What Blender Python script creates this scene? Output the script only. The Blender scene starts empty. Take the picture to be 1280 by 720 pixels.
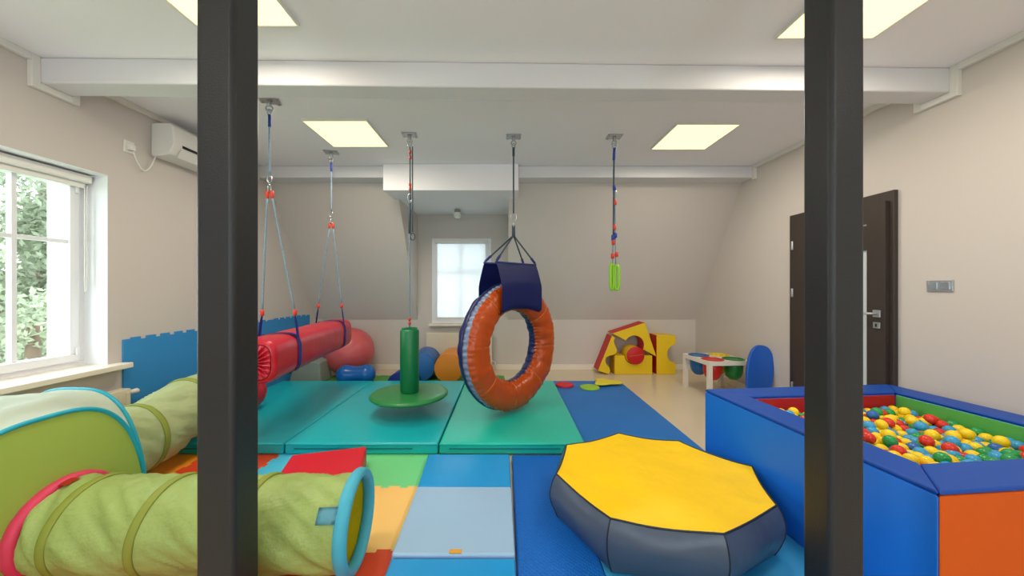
import bpy, bmesh, math, random
from mathutils import Vector, Matrix, noise
random.seed(7)
PI = math.pi
scene = bpy.context.scene
C = scene.collection

# ------------------------------------------------------------------ camera, sky, exposure
cam_d = bpy.data.cameras.new('camera')
cam_d.sensor_width = 36.0
cam_d.lens = 438.0 / 1280.0 * 36.0
cam_d.shift_x = 8.0 / 1280.0
cam_d.clip_start = 0.02
cam = bpy.data.objects.new('camera', cam_d)
cam.location = (0, 0, 1.34)
cam.rotation_euler = (PI / 2, 0, 0)
C.objects.link(cam)
scene.camera = cam
SKY = 7.2
LAMP = 16.0
vs = scene.view_settings
vs.view_transform = 'Standard'; vs.look = 'None'; vs.gamma = 1.0; vs.use_curve_mapping = False
vs.exposure = 0.26
w = bpy.data.worlds.new('sky'); scene.world = w; w.use_nodes = True
bg = w.node_tree.nodes['Background']
bg.inputs[0].default_value = (0.80, 0.90, 1.0, 1); bg.inputs[1].default_value = SKY
for nm, loc, rot, sx, sy in (('portal_left', (-3.60, 1.995, 1.475), (0, -PI/2, 0), 1.5, 1.5),
                             ('portal_dormer', (-0.721, 5.99, 1.45), (-PI/2, 0, 0), 0.97, 1.4),
                             ('portal_front', (-1.3, -2.82, 1.55), (PI/2, 0, 0), 1.6, 1.5), ('portal_front', (1.3, -2.82, 1.55), (PI/2, 0, 0), 1.6, 1.5)):
    ld = bpy.data.lights.new(nm, 'AREA'); ld.shape = 'RECTANGLE'; ld.size = sx; ld.size_y = sy
    ld.cycles.is_portal = True
    lo = bpy.data.objects.new(nm, ld); lo.location = loc; lo.rotation_euler = rot; C.objects.link(lo)

# ------------------------------------------------------------------ materials
def lin(c):
    if isinstance(c, str):
        c = tuple(int(c[i:i+2], 16) for i in (0, 2, 4))
    f = lambda v: v/12.92 if v <= 0.04045 else ((v+0.055)/1.055)**2.4
    return tuple(f(v/255.0) for v in c) + (1.0,)
MATS = {}
def mat(name, col, rough=0.5, metal=0.0, spec=0.5, var=0.0, vscale=6.0, bump=0.0, bscale=40.0, bdist=0.01,
        transl=0.0, tcol=None, emit=None, estr=0.0, coat=0.0, wave=None):
    m = bpy.data.materials.new(name); m.use_nodes = True
    nt = m.node_tree; n = nt.nodes; L = nt.links
    p = n['Principled BSDF']; out = n['Material Output']
    c = lin(col)
    p.inputs['Base Color'].default_value = c
    p.inputs['Roughness'].default_value = rough
    p.inputs['Metallic'].default_value = metal
    p.inputs['Specular IOR Level'].default_value = spec
    p.inputs['Coat Weight'].default_value = coat
    tc = n.new('ShaderNodeTexCoord')
    if var > 0:
        nz = n.new('ShaderNodeTexNoise'); nz.inputs['Scale'].default_value = vscale; nz.inputs['Detail'].default_value = 4
        L.new(tc.outputs['Object'], nz.inputs['Vector'])
        mx = n.new('ShaderNodeMix'); mx.data_type = 'RGBA'
        mx.inputs[6].default_value = tuple(v*(1-var) for v in c[:3]) + (1,)
        mx.inputs[7].default_value = tuple(min(1, v*(1+var)) for v in c[:3]) + (1,)
        L.new(nz.outputs['Fac'], mx.inputs[0]); L.new(mx.outputs[2], p.inputs['Base Color'])
    if bump > 0:
        if wave:
            t = n.new('ShaderNodeTexWave'); t.wave_type = 'BANDS'; t.bands_direction = wave
            t.inputs['Scale'].default_value = bscale; t.inputs['Distortion'].default_value = 0.0
        else:
            t = n.new('ShaderNodeTexNoise'); t.inputs['Scale'].default_value = bscale; t.inputs['Detail'].default_value = 3
        L.new(tc.outputs['Object'], t.inputs['Vector'])
        b = n.new('ShaderNodeBump'); b.inputs['Strength'].default_value = bump; b.inputs['Distance'].default_value = bdist
        L.new(t.outputs['Fac'], b.inputs['Height']); L.new(b.outputs['Normal'], p.inputs['Normal'])
    if emit:
        p.inputs['Emission Color'].default_value = tuple(emit) + (1,); p.inputs['Emission Strength'].default_value = estr
    if transl > 0:
        tr = n.new('ShaderNodeBsdfTranslucent'); tr.inputs['Color'].default_value = lin(tcol or col)
        ms = n.new('ShaderNodeMixShader'); ms.inputs[0].default_value = transl
        L.new(p.outputs[0], ms.inputs[1]); L.new(tr.outputs[0], ms.inputs[2]); L.new(ms.outputs[0], out.inputs['Surface'])
    MATS[name] = m
    return m
def glass_mat(name, tint, gl=0.06):
    m = bpy.data.materials.new(name); m.use_nodes = True
    nt = m.node_tree; n = nt.nodes; L = nt.links
    n.remove(n['Principled BSDF'])
    a = n.new('ShaderNodeBsdfTransparent'); a.inputs[0].default_value = lin(tint)
    g = n.new('ShaderNodeBsdfGlossy'); g.inputs['Roughness'].default_value = 0.02
    ms = n.new('ShaderNodeMixShader'); ms.inputs[0].default_value = gl
    L.new(a.outputs[0], ms.inputs[1]); L.new(g.outputs[0], ms.inputs[2]); L.new(ms.outputs[0], n['Material Output'].inputs['Surface'])
    MATS[name] = m
def ribbed_mat(name, col):
    m = mat(name, col, 0.55, spec=0.3)
    nt = m.node_tree; n = nt.nodes; L = nt.links; p = n['Principled BSDF']
    tc = n.new('ShaderNodeTexCoord')
    w1 = n.new('ShaderNodeTexWave'); w1.bands_direction = 'DIAGONAL'; w1.inputs['Scale'].default_value = 26
    mp = n.new('ShaderNodeMapping'); mp.inputs['Scale'].default_value = (-1, 1, 1)
    w2 = n.new('ShaderNodeTexWave'); w2.bands_direction = 'DIAGONAL'; w2.inputs['Scale'].default_value = 26
    L.new(tc.outputs['Object'], w1.inputs['Vector']); L.new(tc.outputs['Object'], mp.inputs['Vector']); L.new(mp.outputs[0], w2.inputs['Vector'])
    ad = n.new('ShaderNodeMath'); ad.operation = 'MAXIMUM'
    L.new(w1.outputs['Fac'], ad.inputs[0]); L.new(w2.outputs['Fac'], ad.inputs[1])
    b = n.new('ShaderNodeBump'); b.inputs['Strength'].default_value = 0.5; b.inputs['Distance'].default_value = 0.004
    L.new(ad.outputs[0], b.inputs['Height']); L.new(b.outputs['Normal'], p.inputs['Normal'])
mat('wall', 'd2c9c3', 0.85, var=0.02, vscale=1.5, bump=0.08, bscale=220, bdist=0.002)
mat('beam', 'dfdde0', 0.9)
mat('reveal_white_lit', 'f2f2f6', 0.7)  # whiter than the wall: daylight in the window recess put into the colour
mat('ceiling', 'f6f3f8', 0.9, bump=0.05, bscale=200, bdist=0.002)
mat('trim', 'e6e2dc', 0.6)
mat('floor', 'd9c9ae', 0.22, spec=0.5, var=0.04, vscale=3)
mat('pillar', '202226', 0.45, spec=0.5, bump=0.35, bscale=160, bdist=0.003)
mat('pvc', 'eeeef2', 0.35)
mat('sill', 'efe6d6', 0.4)
mat('radiator', 'e6dbc6', 0.4)
mat('plastic_white', 'e9e6e0', 0.4)
mat('black', '141416', 0.6)
mat('dark_gap', '1c1a18', 0.7)
mat('blind', 'f4f4f4', 0.8, transl=0.42, tcol='eaeaec')
glass_mat('glass', 'f4f8f6')
mat('lamp_face', 'fff6d0', 0.5, emit=(1.0, 0.90, 0.46), estr=1.05)
mat('steel', 'b9bcc0', 0.28, metal=1.0)
mat('alu', 'c3c5c8', 0.35, metal=0.9)
mat('teal', '1cc0ac', 0.32, spec=0.5, var=0.05, vscale=2.2, bump=0.12, bscale=5, bdist=0.02)
mat('teal_blue', '16b8c2', 0.32, spec=0.5, var=0.05, vscale=2.2, bump=0.12, bscale=5, bdist=0.02)
mat('seam_teal', '0b6f72', 0.5)
mat('mat_blue', '1874c8', 0.45, spec=0.3, var=0.04, bump=0.1, bscale=8, bdist=0.01)
mat('mat_sky', '2f93c8', 0.5, var=0.05)
ribbed_mat('ribbed_blue', '0d66c4')
mat('fold_blue', '1b98de', 0.33, var=0.04, bump=0.15, bscale=7, bdist=0.015)
mat('fold_pale', '9dbfe0', 0.35, var=0.03, bump=0.1, bscale=6, bdist=0.015)
mat('tag_orange', 'e0a030', 0.6)
mat('puzzle_orange', 'f59a1c', 0.6, bump=0.2, bscale=300, bdist=0.001)
mat('puzzle_red', 'e4481c', 0.6, bump=0.2, bscale=300, bdist=0.001)
mat('puzzle_cyan', '4cc3e6', 0.6, bump=0.2, bscale=300, bdist=0.001)
mat('puzzle_green', '74da8e', 0.6, bump=0.2, bscale=300, bdist=0.001)
mat('puzzle_yellow', 'ffcb74', 0.6, bump=0.2, bscale=300, bdist=0.001)
mat('puzzle_pink', 'e8606a', 0.6, bump=0.2, bscale=300, bdist=0.001)
mat('puzzle_darkgreen', '4f9a3c', 0.6, bump=0.2, bscale=300, bdist=0.001)
mat('puzzle_blue', '3490d2', 0.6, bump=0.2, bscale=300, bdist=0.001)
mat('red_vinyl', 'c41630', 0.3, bump=0.25, bscale=6, bdist=0.02)
mat('red_foam', 'd8142c', 0.45)
mat('red_tag', 'd8402c', 0.5)
mat('rope', '7a90a4', 0.7, var=0.4, vscale=140)
mat('rope_dark', '3e4c58', 0.7, var=0.4, vscale=140)
mat('strap_blue', '24409c', 0.55)
mat('ball_pink', 'dc6064', 0.3)
mat('ball_red', 'c82038', 0.3)
mat('peanut', '1666b8', 0.25)
mat('grey_foam', '8f958c', 0.6)
mat('green_vinyl', '0f7a48', 0.35, bump=0.1, bscale=12)
mat('green_disc', '2f8a4a', 0.3, bump=0.1, bscale=12)
mat('orange_vinyl', 'b84600', 0.28, var=0.12, vscale=5, bump=0.3, bscale=9, bdist=0.02)
mat('blue_vinyl', '14225e', 0.3, bump=0.2, bscale=9, bdist=0.02)
mat('silver_blue', '7c86a6', 0.3, var=0.35, vscale=30)
mat('sling', '1b2a76', 0.5)
mat('thread', 'd8894a', 0.6)
mat('foam_orange', 'e58a26', 0.45)
mat('foam_blue', '2468b0', 0.45)
mat('foam_navy', '182a86', 0.45)
mat('block_yellow', 'f0c818', 0.5)
mat('block_red', 'c8161e', 0.5)
mat('bag_yellow', 'ffcf00', 0.45, spec=0.3, bump=0.25, bscale=5, bdist=0.03)
mat('bag_slate', '4a5468', 0.32, bump=0.25, bscale=5, bdist=0.03)
mat('piping_dark', '1c2230', 0.5)
mat('pit_blue', '1f7cf0', 0.45, spec=0.3, bump=0.06, bscale=6)
mat('pit_top', '134aa8', 0.5, spec=0.3, bump=0.06, bscale=6)
mat('pit_red', 'b41420', 0.4)
mat('pit_green', '54ac50', 0.4)
mat('pit_orange', 'd85800', 0.5, spec=0.3, var=0.05)
for nm, c in (('yellow', 'fad416'), ('blue', '3a9fd6'), ('green', '239a52'), ('red', 'dc3322'), ('navy', '2466b4')):
    mat('ball_' + nm + '_plastic', c, 0.25)
mat('tunnel_green', 'c2da84', 0.4, transl=0.4, tcol='c4dc74', bump=0.8, bscale=16, bdist=0.02)
mat('tunnel_lit', 'd2dfaa', 0.5, transl=0.4, tcol='d0e89c', bump=0.8, bscale=14, bdist=0.02)  # lighter copy of the tunnel green, window light put into the colour
mat('tunnel_yellow', 'd8c814', 0.55, transl=0.45, tcol='e0d020')
mat('tent_green', 'bcd068', 0.6, transl=0.5, tcol='c8dc6a', bump=0.15, bscale=5, bdist=0.03)
mat('tent_lit', 'dfe8da', 0.55, transl=0.4, bump=0.4, bscale=7, bdist=0.03)  # roof cloth whitened to stand for light from the window
mat('tunnel_rib', '9ca844', 0.6, transl=0.2)
mat('tunnel_cyan', '46b0cc', 0.55)
mat('tag_cyan', '84cce4', 0.6)
mat('piping_cyan', '18a8c4', 0.45)
mat('tunnel_pinkring', 'd8385c', 0.55)
mat('door_wood', '3a302c', 0.5, var=0.18, vscale=14, bump=0.15, bscale=60, bdist=0.002)
mat('door_glass', 'cfd8de', 0.12, spec=0.6)
mat('table_white', 'ece6da', 0.35)
mat('bowl_blue', '1c64a4', 0.3); mat('bowl_red', 'cc2220', 0.3); mat('bowl_green', '157a34', 0.3); mat('bowl_yellow', 'e4c41c', 0.3)
mat('board_blue', '1b5cc0', 0.4)
mat('lime', '8fce24', 0.3)
mat('pad_green', '9cc82c', 0.5); mat('pad_yellow', 'ecd838', 0.5)
mat('leaf_a', '868c74', 0.6, transl=0.35); mat('leaf_b', '9ea48a', 0.6, transl=0.35); mat('bark', '6a5a48', 0.9)
mat('grass', '8aa06a', 0.9)
mat('render_wall', 'f0eeea', 0.9)

# ------------------------------------------------------------------ helpers
def pmat(p):
    m = Matrix.Identity(4)
    while p is not None:
        m = Matrix.LocRotScale(p.location, p.rotation_euler, p.scale) @ m
        p = p.parent
    return m
def tag(o, label=None, cat=None, group=None, kind=None):
    if label: o['label'] = label
    if cat: o['category'] = cat
    if group: o['group'] = group
    if kind: o['kind'] = kind
    return o
def thing(name, label, cat, loc=(0, 0, 0), rotz=0.0, group=None):
    o = bpy.data.objects.new(name, None); C.objects.link(o)
    o.empty_display_size = 0.1
    o.location = loc; o.rotation_euler = (0, 0, rotz)
    return tag(o, label, cat, group)
def obj(name, bm, mats, parent=None, world=False, smooth=False, bevel=0.0, seg=2, sharp=None):
    if isinstance(mats, str): mats = [mats]
    bmesh.ops.recalc_face_normals(bm, faces=bm.faces[:])
    me = bpy.data.meshes.new(name); 
    if world and parent is not None:
        bmesh.ops.transform(bm, matrix=pmat(parent).inverted(), verts=bm.verts[:])
    bm.to_mesh(me); bm.free()
    for m in mats: me.materials.append(MATS[m])
    if smooth or bevel > 0:
        for p in me.polygons: p.use_smooth = True
    if sharp is not None:
        me.set_sharp_from_angle(angle=math.radians(sharp))
    o = bpy.data.objects.new(name, me); C.objects.link(o)
    if parent is not None: o.parent = parent
    if bevel > 0:
        b = o.modifiers.new('bevel', 'BEVEL'); b.width = bevel; b.segments = seg; b.limit_method = 'ANGLE'; b.angle_limit = math.radians(40)
        b.harden_normals = True
    return o
def struct(o): o['kind'] = 'structure'; return o
def origin(o, p):
    """move a top-level mesh's origin to its base"""
    o.data.transform(Matrix.Translation(-Vector(p))); o.location = p; return o
def box(bm, x0, x1, y0, y1, z0, z1, mi=0):
    v = [bm.verts.new((x, y, z)) for z in (z0, z1) for y in (y0, y1) for x in (x0, x1)]
    for f in ((0, 1, 3, 2), (4, 6, 7, 5), (0, 4, 5, 1), (1, 5, 7, 3), (3, 7, 6, 2), (2, 6, 4, 0)):
        fc = bm.faces.new([v[i] for i in f]); fc.material_index = mi
    return v
def bx(*a, mi=0):
    bm = bmesh.new(); box(bm, *a, mi=mi); return bm
def hexa(bot, top):
    """prism from two matching loops"""
    bm = bmesh.new()
    a = [bm.verts.new(p) for p in bot]; b = [bm.verts.new(p) for p in top]; n = len(a)
    bm.faces.new(a); bm.faces.new(b)
    for i in range(n): bm.faces.new((a[i], a[(i+1) % n], b[(i+1) % n], b[i]))
    return bm
def tube(bm, pts, r, n=8, closed=False, caps=True, mi=0):
    pts = [Vector(p) for p in pts]; m = len(pts); rings = []; up = None
    for i, p in enumerate(pts):
        if closed: t = pts[(i+1) % m] - pts[(i-1) % m]
        else: t = pts[min(i+1, m-1)] - pts[max(i-1, 0)]
        t.normalize()
        if up is None:
            up = t.orthogonal().normalized()
        else:
            up = (up - t * up.dot(t))
            up = up.normalized() if up.length > 1e-6 else t.orthogonal().normalized()
        bi = t.cross(up)
        rr = r[i] if isinstance(r, (list, tuple)) else r
        rings.append([bm.verts.new(p + (up*math.cos(2*PI*k/n) + bi*math.sin(2*PI*k/n))*rr) for k in range(n)])
    rng = range(m if closed else m-1)
    for i in rng:
        A = rings[i]; B = rings[(i+1) % m]
        off = 0
        if closed and i == m-1:
            off = min(range(n), key=lambda o: (A[0].co - B[o].co).length)
        for k in range(n):
            f = bm.faces.new((A[k], A[(k+1) % n], B[(k+1+off) % n], B[(k+off) % n])); f.material_index = mi
    if caps and not closed:
        bm.faces.new(rings[0][::-1]).material_index = mi; bm.faces.new(rings[-1]).material_index = mi
def tb(*a, **k):
    bm = bmesh.new(); tube(bm, *a, **k); return bm
def lathe(bm, prof, n=32, center=(0, 0, 0), axis='Z', mi=0):
    c = Vector(center); rings = []
    def P(r, h, a):
        x, y = r*math.cos(a), r*math.sin(a)
        return c + (Vector((x, y, h)) if axis == 'Z' else Vector((x, h, y)) if axis == 'Y' else Vector((h, x, y)))
    for r, h in prof:
        if r < 1e-6: rings.append([bm.verts.new(P(0, h, 0))])
        else: rings.append([bm.verts.new(P(r, h, 2*PI*k/n)) for k in range(n)])
    for A, B in zip(rings, rings[1:]):
        for k in range(n):
            a = [A[0]] if len(A) == 1 else [A[k], A[(k+1) % n]]
            b = [B[0]] if len(B) == 1 else [B[(k+1) % n], B[k]]
            if len(a)+len(b) > 2: bm.faces.new(a+b).material_index = mi
def lt(*a, **k):
    bm = bmesh.new(); lathe(bm, *a, **k); return bm
def capped(r, h0, h1, b=0.01):
    """lathe profile of a soft cylinder"""
    return [(0, h0), (r-b, h0), (r-b*0.3, h0+b*0.3), (r, h0+b), (r, h1-b), (r-b*0.3, h1-b*0.3), (r-b, h1), (0, h1)]
def grid(bm, f, nu, nv, cu=False, cv=False, mi=0):
    V = [[bm.verts.new(f(i/(nu if cu else nu-1), j/(nv if cv else nv-1))) for j in range(nv)] for i in range(nu)]
    for i in range(nu if cu else nu-1):
        for j in range(nv if cv else nv-1):
            q = (V[i][j], V[(i+1) % nu][j], V[(i+1) % nu][(j+1) % nv], V[i][(j+1) % nv])
            bm.faces.new(q).material_index = mi
    return V
def nz(*p): return noise.noise(Vector(p))

XL, XR, YB, ZC = -3.11, 3.11, 5.74, 2.87
YF = -2.6

# ------------------------------------------------------------------ the room
struct(obj('floor', bx(XL-0.5, XR+0.3, YF-0.2, YB+0.3, -0.2, 0.0), 'floor'))
struct(obj('ceiling', bx(XL-0.5, XR+0.3, YF-0.2, YB+0.3, ZC, ZC+0.2), 'ceiling'))
WY0, WY1, WZ0, WZ1 = 1.25, 2.74, 0.73, 2.22
bm = bmesh.new()
XO = -3.58
box(bm, XO, XL, YF, WY0, 0, ZC); box(bm, XO, XL, WY1, YB+0.25, 0, ZC)
box(bm, XO, XL, WY0, WY1, 0, WZ0); box(bm, XO, XL, WY0, WY1, WZ1, ZC)
struct(obj('wall_left', bm, 'wall'))
struct(obj('wall_right', bx(XR, XR+0.2, YF, YB+0.25, 0, ZC), 'wall'))
bm = bmesh.new()
box(bm, XL, XR, YF-0.2, YF, 0, 0.8); box(bm, XL, XR, YF-0.2, YF, 2.3, ZC)
for a, b in ((XL, -2.1), (-0.5, 0.5), (2.1, XR)): box(bm, a, b, YF-0.2, YF, 0.8, 2.3)
struct(obj('wall_front', bm, 'wall'))
for nm, cx in (('fill_window_1', -1.3), ('fill_window_2', 1.3)):  # unseen windows added behind the camera to let in fill daylight
    win = struct(bpy.data.objects.new(nm, None)); C.objects.link(win); win.location = (cx, YF-0.1, 0.8)
    bm = bmesh.new()
    for a in ((-0.8, 0.8, -0.03, 0.03, 0, 0.07), (-0.8, 0.8, -0.03, 0.03, 1.43, 1.5), (-0.8, -0.73, -0.03, 0.03, 0.07, 1.43), (0.73, 0.8, -0.03, 0.03, 0.07, 1.43), (-0.05, 0.05, -0.03, 0.03, 0.07, 1.43)): box(bm, *a)
    obj('window_frame', bm, 'pvc', win, bevel=0.004)
    for a, b in ((-0.73, -0.05), (0.05, 0.73)): obj('pane', bx(a, b, -0.003, 0.003, 0.07, 1.43), 'glass', win)
# back: knee wall, sloping roof sides, dormer
DX0, DX1, DZ = -1.44, 0.04, 2.54
KZ, SY, SZ = 0.82, 4.62, 2.72
BX0, BX1, BZ0, BZ1 = -1.206, -0.236, 0.76, 2.15
bm = bmesh.new()
box(bm, XL, DX0, YB, YB+0.25, 0, ZC); box(bm, DX1, XR, YB, YB+0.25, 0, ZC)
box(bm, DX0, BX0, YB, YB+0.25, 0, ZC); box(bm, BX1, DX1, YB, YB+0.25, 0, ZC)
box(bm, BX0, BX1, YB, YB+0.25, 0, BZ0); box(bm, BX0, BX1, YB, YB+0.25, BZ1, ZC)
struct(obj('wall_back', bm, 'wall'))
for nm, a, b in (('wall_slope_left', XL, DX0), ('wall_slope_right', DX1, XR)):
    prof = [(SY, SZ), (SY, ZC), (YB, ZC), (YB, KZ)]
    struct(obj(nm, hexa([(a, y, z) for y, z in prof], [(b, y, z) for y, z in prof]), 'wall'))
struct(obj('ceiling_dormer', bx(DX0-0.07, DX1+0.12, 4.31, YB, DZ, ZC), 'ceiling', bevel=0.01))
# beams
bm = bmesh.new()
for a, b in ((XL, DX0-0.07), (DX1+0.12, XR)): box(bm, a, b, 4.38, SY, SZ, ZC)
struct(obj('trim_1', bm, 'beam', bevel=0.012))
ZB = 2.70
bot = [(XL, 2.32, ZB), (XR, 2.43, ZB), (XR, 2.60, ZB), (XL, 2.49, ZB)]
struct(obj('trim_2', hexa(bot, [(x, y, ZC) for x, y, z in bot]), 'beam', bevel=0.012))
# cornice strips on both side walls, stepping round the beam ends
for nm, sx, yb0, yb1 in (('trim_3', -1, 2.32, 2.49), ('trim_4', 1, 2.43, 2.60)):
    bm = bmesh.new(); X = XR*sx; t = 0.035*-sx; h = 0.045
    def sb(y0, y1, z0, z1): box(bm, min(X, X+t), max(X, X+t), y0, y1, z0, z1)
    sb(YF, yb0-h, ZC-h, ZC); sb(yb0-h, yb0, ZB-h, ZC); sb(yb0, yb1, ZB-h, ZB); sb(yb1, yb1+h, ZB-h, ZC); sb(yb1+h, 4.335, ZC-h, ZC)
    sb(4.335, 4.38, SZ-0.03, ZC)
    struct(obj(nm, bm, 'trim', bevel=0.004))
# baseboards
bm = bmesh.new(); box(bm, XL, XR, YB-0.015, YB, 0, 0.09); struct(obj('baseboard_back', bm, 'sill', bevel=0.004))
bm = bmesh.new(); box(bm, XR-0.015, XR, YF, 2.77, 0, 0.09); box(bm, XR-0.015, XR, 3.80, YB-0.015, 0, 0.09)
struct(obj('baseboard_right', bm, 'sill', bevel=0.004))

# ------------------------------------------------------------------ left window
bm = bmesh.new(); box(bm, -3.29, XL, WY1-0.004, WY1, WZ0+0.012, WZ1); box(bm, -3.29, XL, WY0, WY0+0.004, WZ0+0.012, WZ1); box(bm, -3.29, XL, WY0+0.004, WY1-0.004, WZ1-0.004, WZ1)
box(bm, XO, -3.36, WY1-0.004, WY1, WZ0, WZ1)
struct(obj('reveal_lining_lit', bm, 'reveal_white_lit'))  # inner faces whitened to stand for daylight; outer return is white itself
win = struct(bpy.data.objects.new('window_1', None)); C.objects.link(win); win.location = (-3.32, 1.995, WZ0)
def fr(bm, xa, xb, y0, y1, z0, z1, t):
    box(bm, xa, xb, y0, y1, z0, z0+t); box(bm, xa, xb, y0, y1, z1-t, z1)
    box(bm, xa, xb, y0, y0+t, z0+t, z1-t); box(bm, xa, xb, y1-t, y1, z0+t, z1-t)
bm = bmesh.new(); fr(bm, -3.36, -3.29, WY0, WY1, WZ0, WZ1, 0.05)
obj('window_frame', bm, 'pvc', win, world=True, bevel=0.004)
for y0, y1 in ((1.30, 1.994), (1.996, 2.69)):
    bm = bmesh.new(); fr(bm, -3.345, -3.27, y0, y1, 0.78, 2.17, 0.06)
    s = obj('sash', bm, 'pvc', win, world=True, bevel=0.006)
    ym = (y0+y1)/2
    bm = bmesh.new(); box(bm, -3.325, -3.285, ym-0.014, ym+0.014, 0.84, 2.11)
    obj('muntin', bm, 'pvc', s, world=True, bevel=0.003)
    bm = bmesh.new(); box(bm, -3.324, -3.286, y0+0.06, ym-0.014, 1.675, 1.703); box(bm, -3.324, -3.286, ym+0.014, y1-0.06, 1.675, 1.703)
    obj('muntin', bm, 'pvc', s, world=True, bevel=0.003)
    obj('pane', bx(-3.307, -3.303, y0+0.055, y1-0.055, 0.835, 2.115), 'glass', s, world=True)
    for zz in (0.86, 2.09):
        obj('hinge', bx(-3.268, -3.255, y1-0.03, y1-0.012, zz-0.03, zz+0.03), 'pvc', s, world=True, bevel=0.003)
obj('blind_cassette', bx(-3.265, -3.20, 1.28, 2.72, 2.145, 2.205), 'plastic_white', win, world=True, bevel=0.012, seg=3)
obj('blind_hem', bx(-3.25, -3.235, 1.30, 2.70, 2.105, 2.145), 'plastic_white', win, world=True, bevel=0.004)
pts = [(-3.225, 2.70, 2.15-0.02*k) for k in range(1, 42)]
pts += [(-3.225, 2.695-0.012*math.sin(PI*k/8), 1.32-0.015*math.sin(PI*k/8)*1.0) for k in range(1, 8)]
pts += [(-3.225, 2.685, 1.31+0.04*k) for k in range(1, 21)]
obj('blind_cord', tb(pts, 0.0035, 6), 'plastic_white', win, world=True, smooth=True)
struct(origin(obj('trim_5', bx(-3.295, -3.00, WY0-0.08, 2.83, 0.70, WZ0+0.012), 'sill', bevel=0.008), (-3.1, 2.0, 0.69)))

# ------------------------------------------------------------------ dormer window
win = struct(bpy.data.objects.new('window_2', None)); C.objects.link(win); win.location = ((BX0+BX1)/2, YB, BZ0)
def frz(bm, x0, x1, ya, yb, z0, z1, t):
    box(bm, x0, x1, ya, yb, z0, z0+t); box(bm, x0, x1, ya, yb, z1-t, z1)
    box(bm, x0, x0+t, ya, yb, z0+t, z1-t); box(bm, x1-t, x1, ya, yb, z0+t, z1-t)
bm = bmesh.new(); frz(bm, BX0, BX1, YB-0.01, YB+0.07, BZ0, BZ1, 0.055)
obj('window_frame', bm, 'pvc', win, world=True, bevel=0.005)
bm = bmesh.new(); frz(bm, BX0+0.045, BX1-0.045, YB-0.018, YB+0.06, BZ0+0.045, BZ1-0.045, 0.05)
s = obj('sash', bm, 'pvc', win, world=True, bevel=0.005)
xm = (BX0+BX1)/2
obj('muntin', bx(xm-0.014, xm+0.014, YB+0.012, YB+0.05, BZ0+0.095, BZ1-0.095), 'pvc', s, world=True)
bm = bmesh.new(); box(bm, BX0+0.095, xm-0.014, YB+0.013, YB+0.049, 1.59, 1.618); box(bm, xm+0.014, BX1-0.095, YB+0.013, YB+0.049, 1.59, 1.618)
obj('muntin', bm, 'pvc', s, world=True)
obj('pane', bx(BX0+0.09, BX1-0.09, YB+0.028, YB+0.032, BZ0+0.09, BZ1-0.09), 'glass', s, world=True)
obj('roller_blind', bx(BX0+0.075, BX1-0.075, YB-0.024, YB-0.022, BZ0+0.10, BZ1-0.07), 'blind', win, world=True)
obj('blind_cassette', bx(BX0+0.05, BX1-0.05, YB-0.06, YB-0.018, BZ1-0.085, BZ1-0.035), 'plastic_white', win, world=True, bevel=0.01, seg=3)
obj('blind_hem', bx(BX0+0.075, BX1-0.075, YB-0.03, YB-0.019, BZ0+0.085, BZ0+0.105), 'plastic_white', win, world=True, bevel=0.003)
struct(obj('trim_6', bx(BX0-0.04, BX1+0.04, YB-0.10, YB, BZ0-0.035, BZ0-0.002), 'sill', bevel=0.006))

# ------------------------------------------------------------------ pillars
PY = 1.25
for x0, S, lab in ((-1.111, 0.139, 'black padded square pillar in front of the play tunnel'), (1.162, 0.126, 'black padded square pillar in front of the ball pit')):
    o = obj('pillar', bx(-S/2, S/2, -S/2, S/2, 0, ZC), 'pillar', bevel=0.02, seg=5)
    o.location = (x0+S/2, PY+S/2, 0); struct(o); tag(o, lab, 'pillar')

# ------------------------------------------------------------------ door on the right wall
door = struct(bpy.data.objects.new('door_1', None)); C.objects.link(door); door.location = (XR, 3.28, 0)
bm = bmesh.new()
box(bm, 3.075, XR, 2.774, 2.88, 0, 2.12); box(bm, 3.075, XR, 3.69, 3.794, 0, 2.12); box(bm, 3.075, XR, 2.88, 3.69, 2.02, 2.12)
obj('door_casing', bm, 'door_wood', door, world=True, bevel=0.004)
bm = bmesh.new()
GY0, GY1, GZ0, GZ1 = 2.955, 3.33, 0.25, 1.66
box(bm, 3.045, 3.10, 2.81, GY0, 0.01, 2.04); box(bm, 3.045, 3.10, GY1, 3.71, 0.01, 2.04)
box(bm, 3.045, 3.10, GY0, GY1, 0.01, GZ0); box(bm, 3.045, 3.10, GY0, GY1, GZ1, 2.04)
leaf = obj('door_leaf', bm, 'door_wood', door, world=True)
obj('pane', bx(3.06, 3.09, GY0, GY1, GZ0, GZ1), 'door_glass', leaf, world=True)
for z in (1.87, 0.13): obj('inlay_strip', bx(3.042, 3.05, GY0, 3.5, z-0.006, z+0.006), 'alu', leaf, world=True)
for z in (1.79, 1.29, 0.3): obj('hinge', lt(capped(0.012, z-0.045, z+0.045, 0.004), 12, (3.045, 3.722, 0)), 'alu', door, world=True, smooth=True)
hd = obj('door_handle', bx(3.032, 3.044, 2.838, 2.898, 1.10, 1.16), 'alu', leaf, world=True, bevel=0.004)
lev = obj('handle_lever', tb([(3.035, 2.868, 1.13), (2.995, 2.868, 1.13), (2.985, 2.88, 1.13), (2.985, 2.985, 1.13)], 0.010, 10), 'alu', leaf, world=True, smooth=True)
obj('keyhole_plate', bx(3.032, 3.044, 2.841, 2.895, 1.01, 1.06), 'alu', leaf, world=True, bevel=0.004)
obj('keyhole', bx(3.029, 3.033, 2.862, 2.874, 1.022, 1.048), 'black', leaf, world=True)
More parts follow.
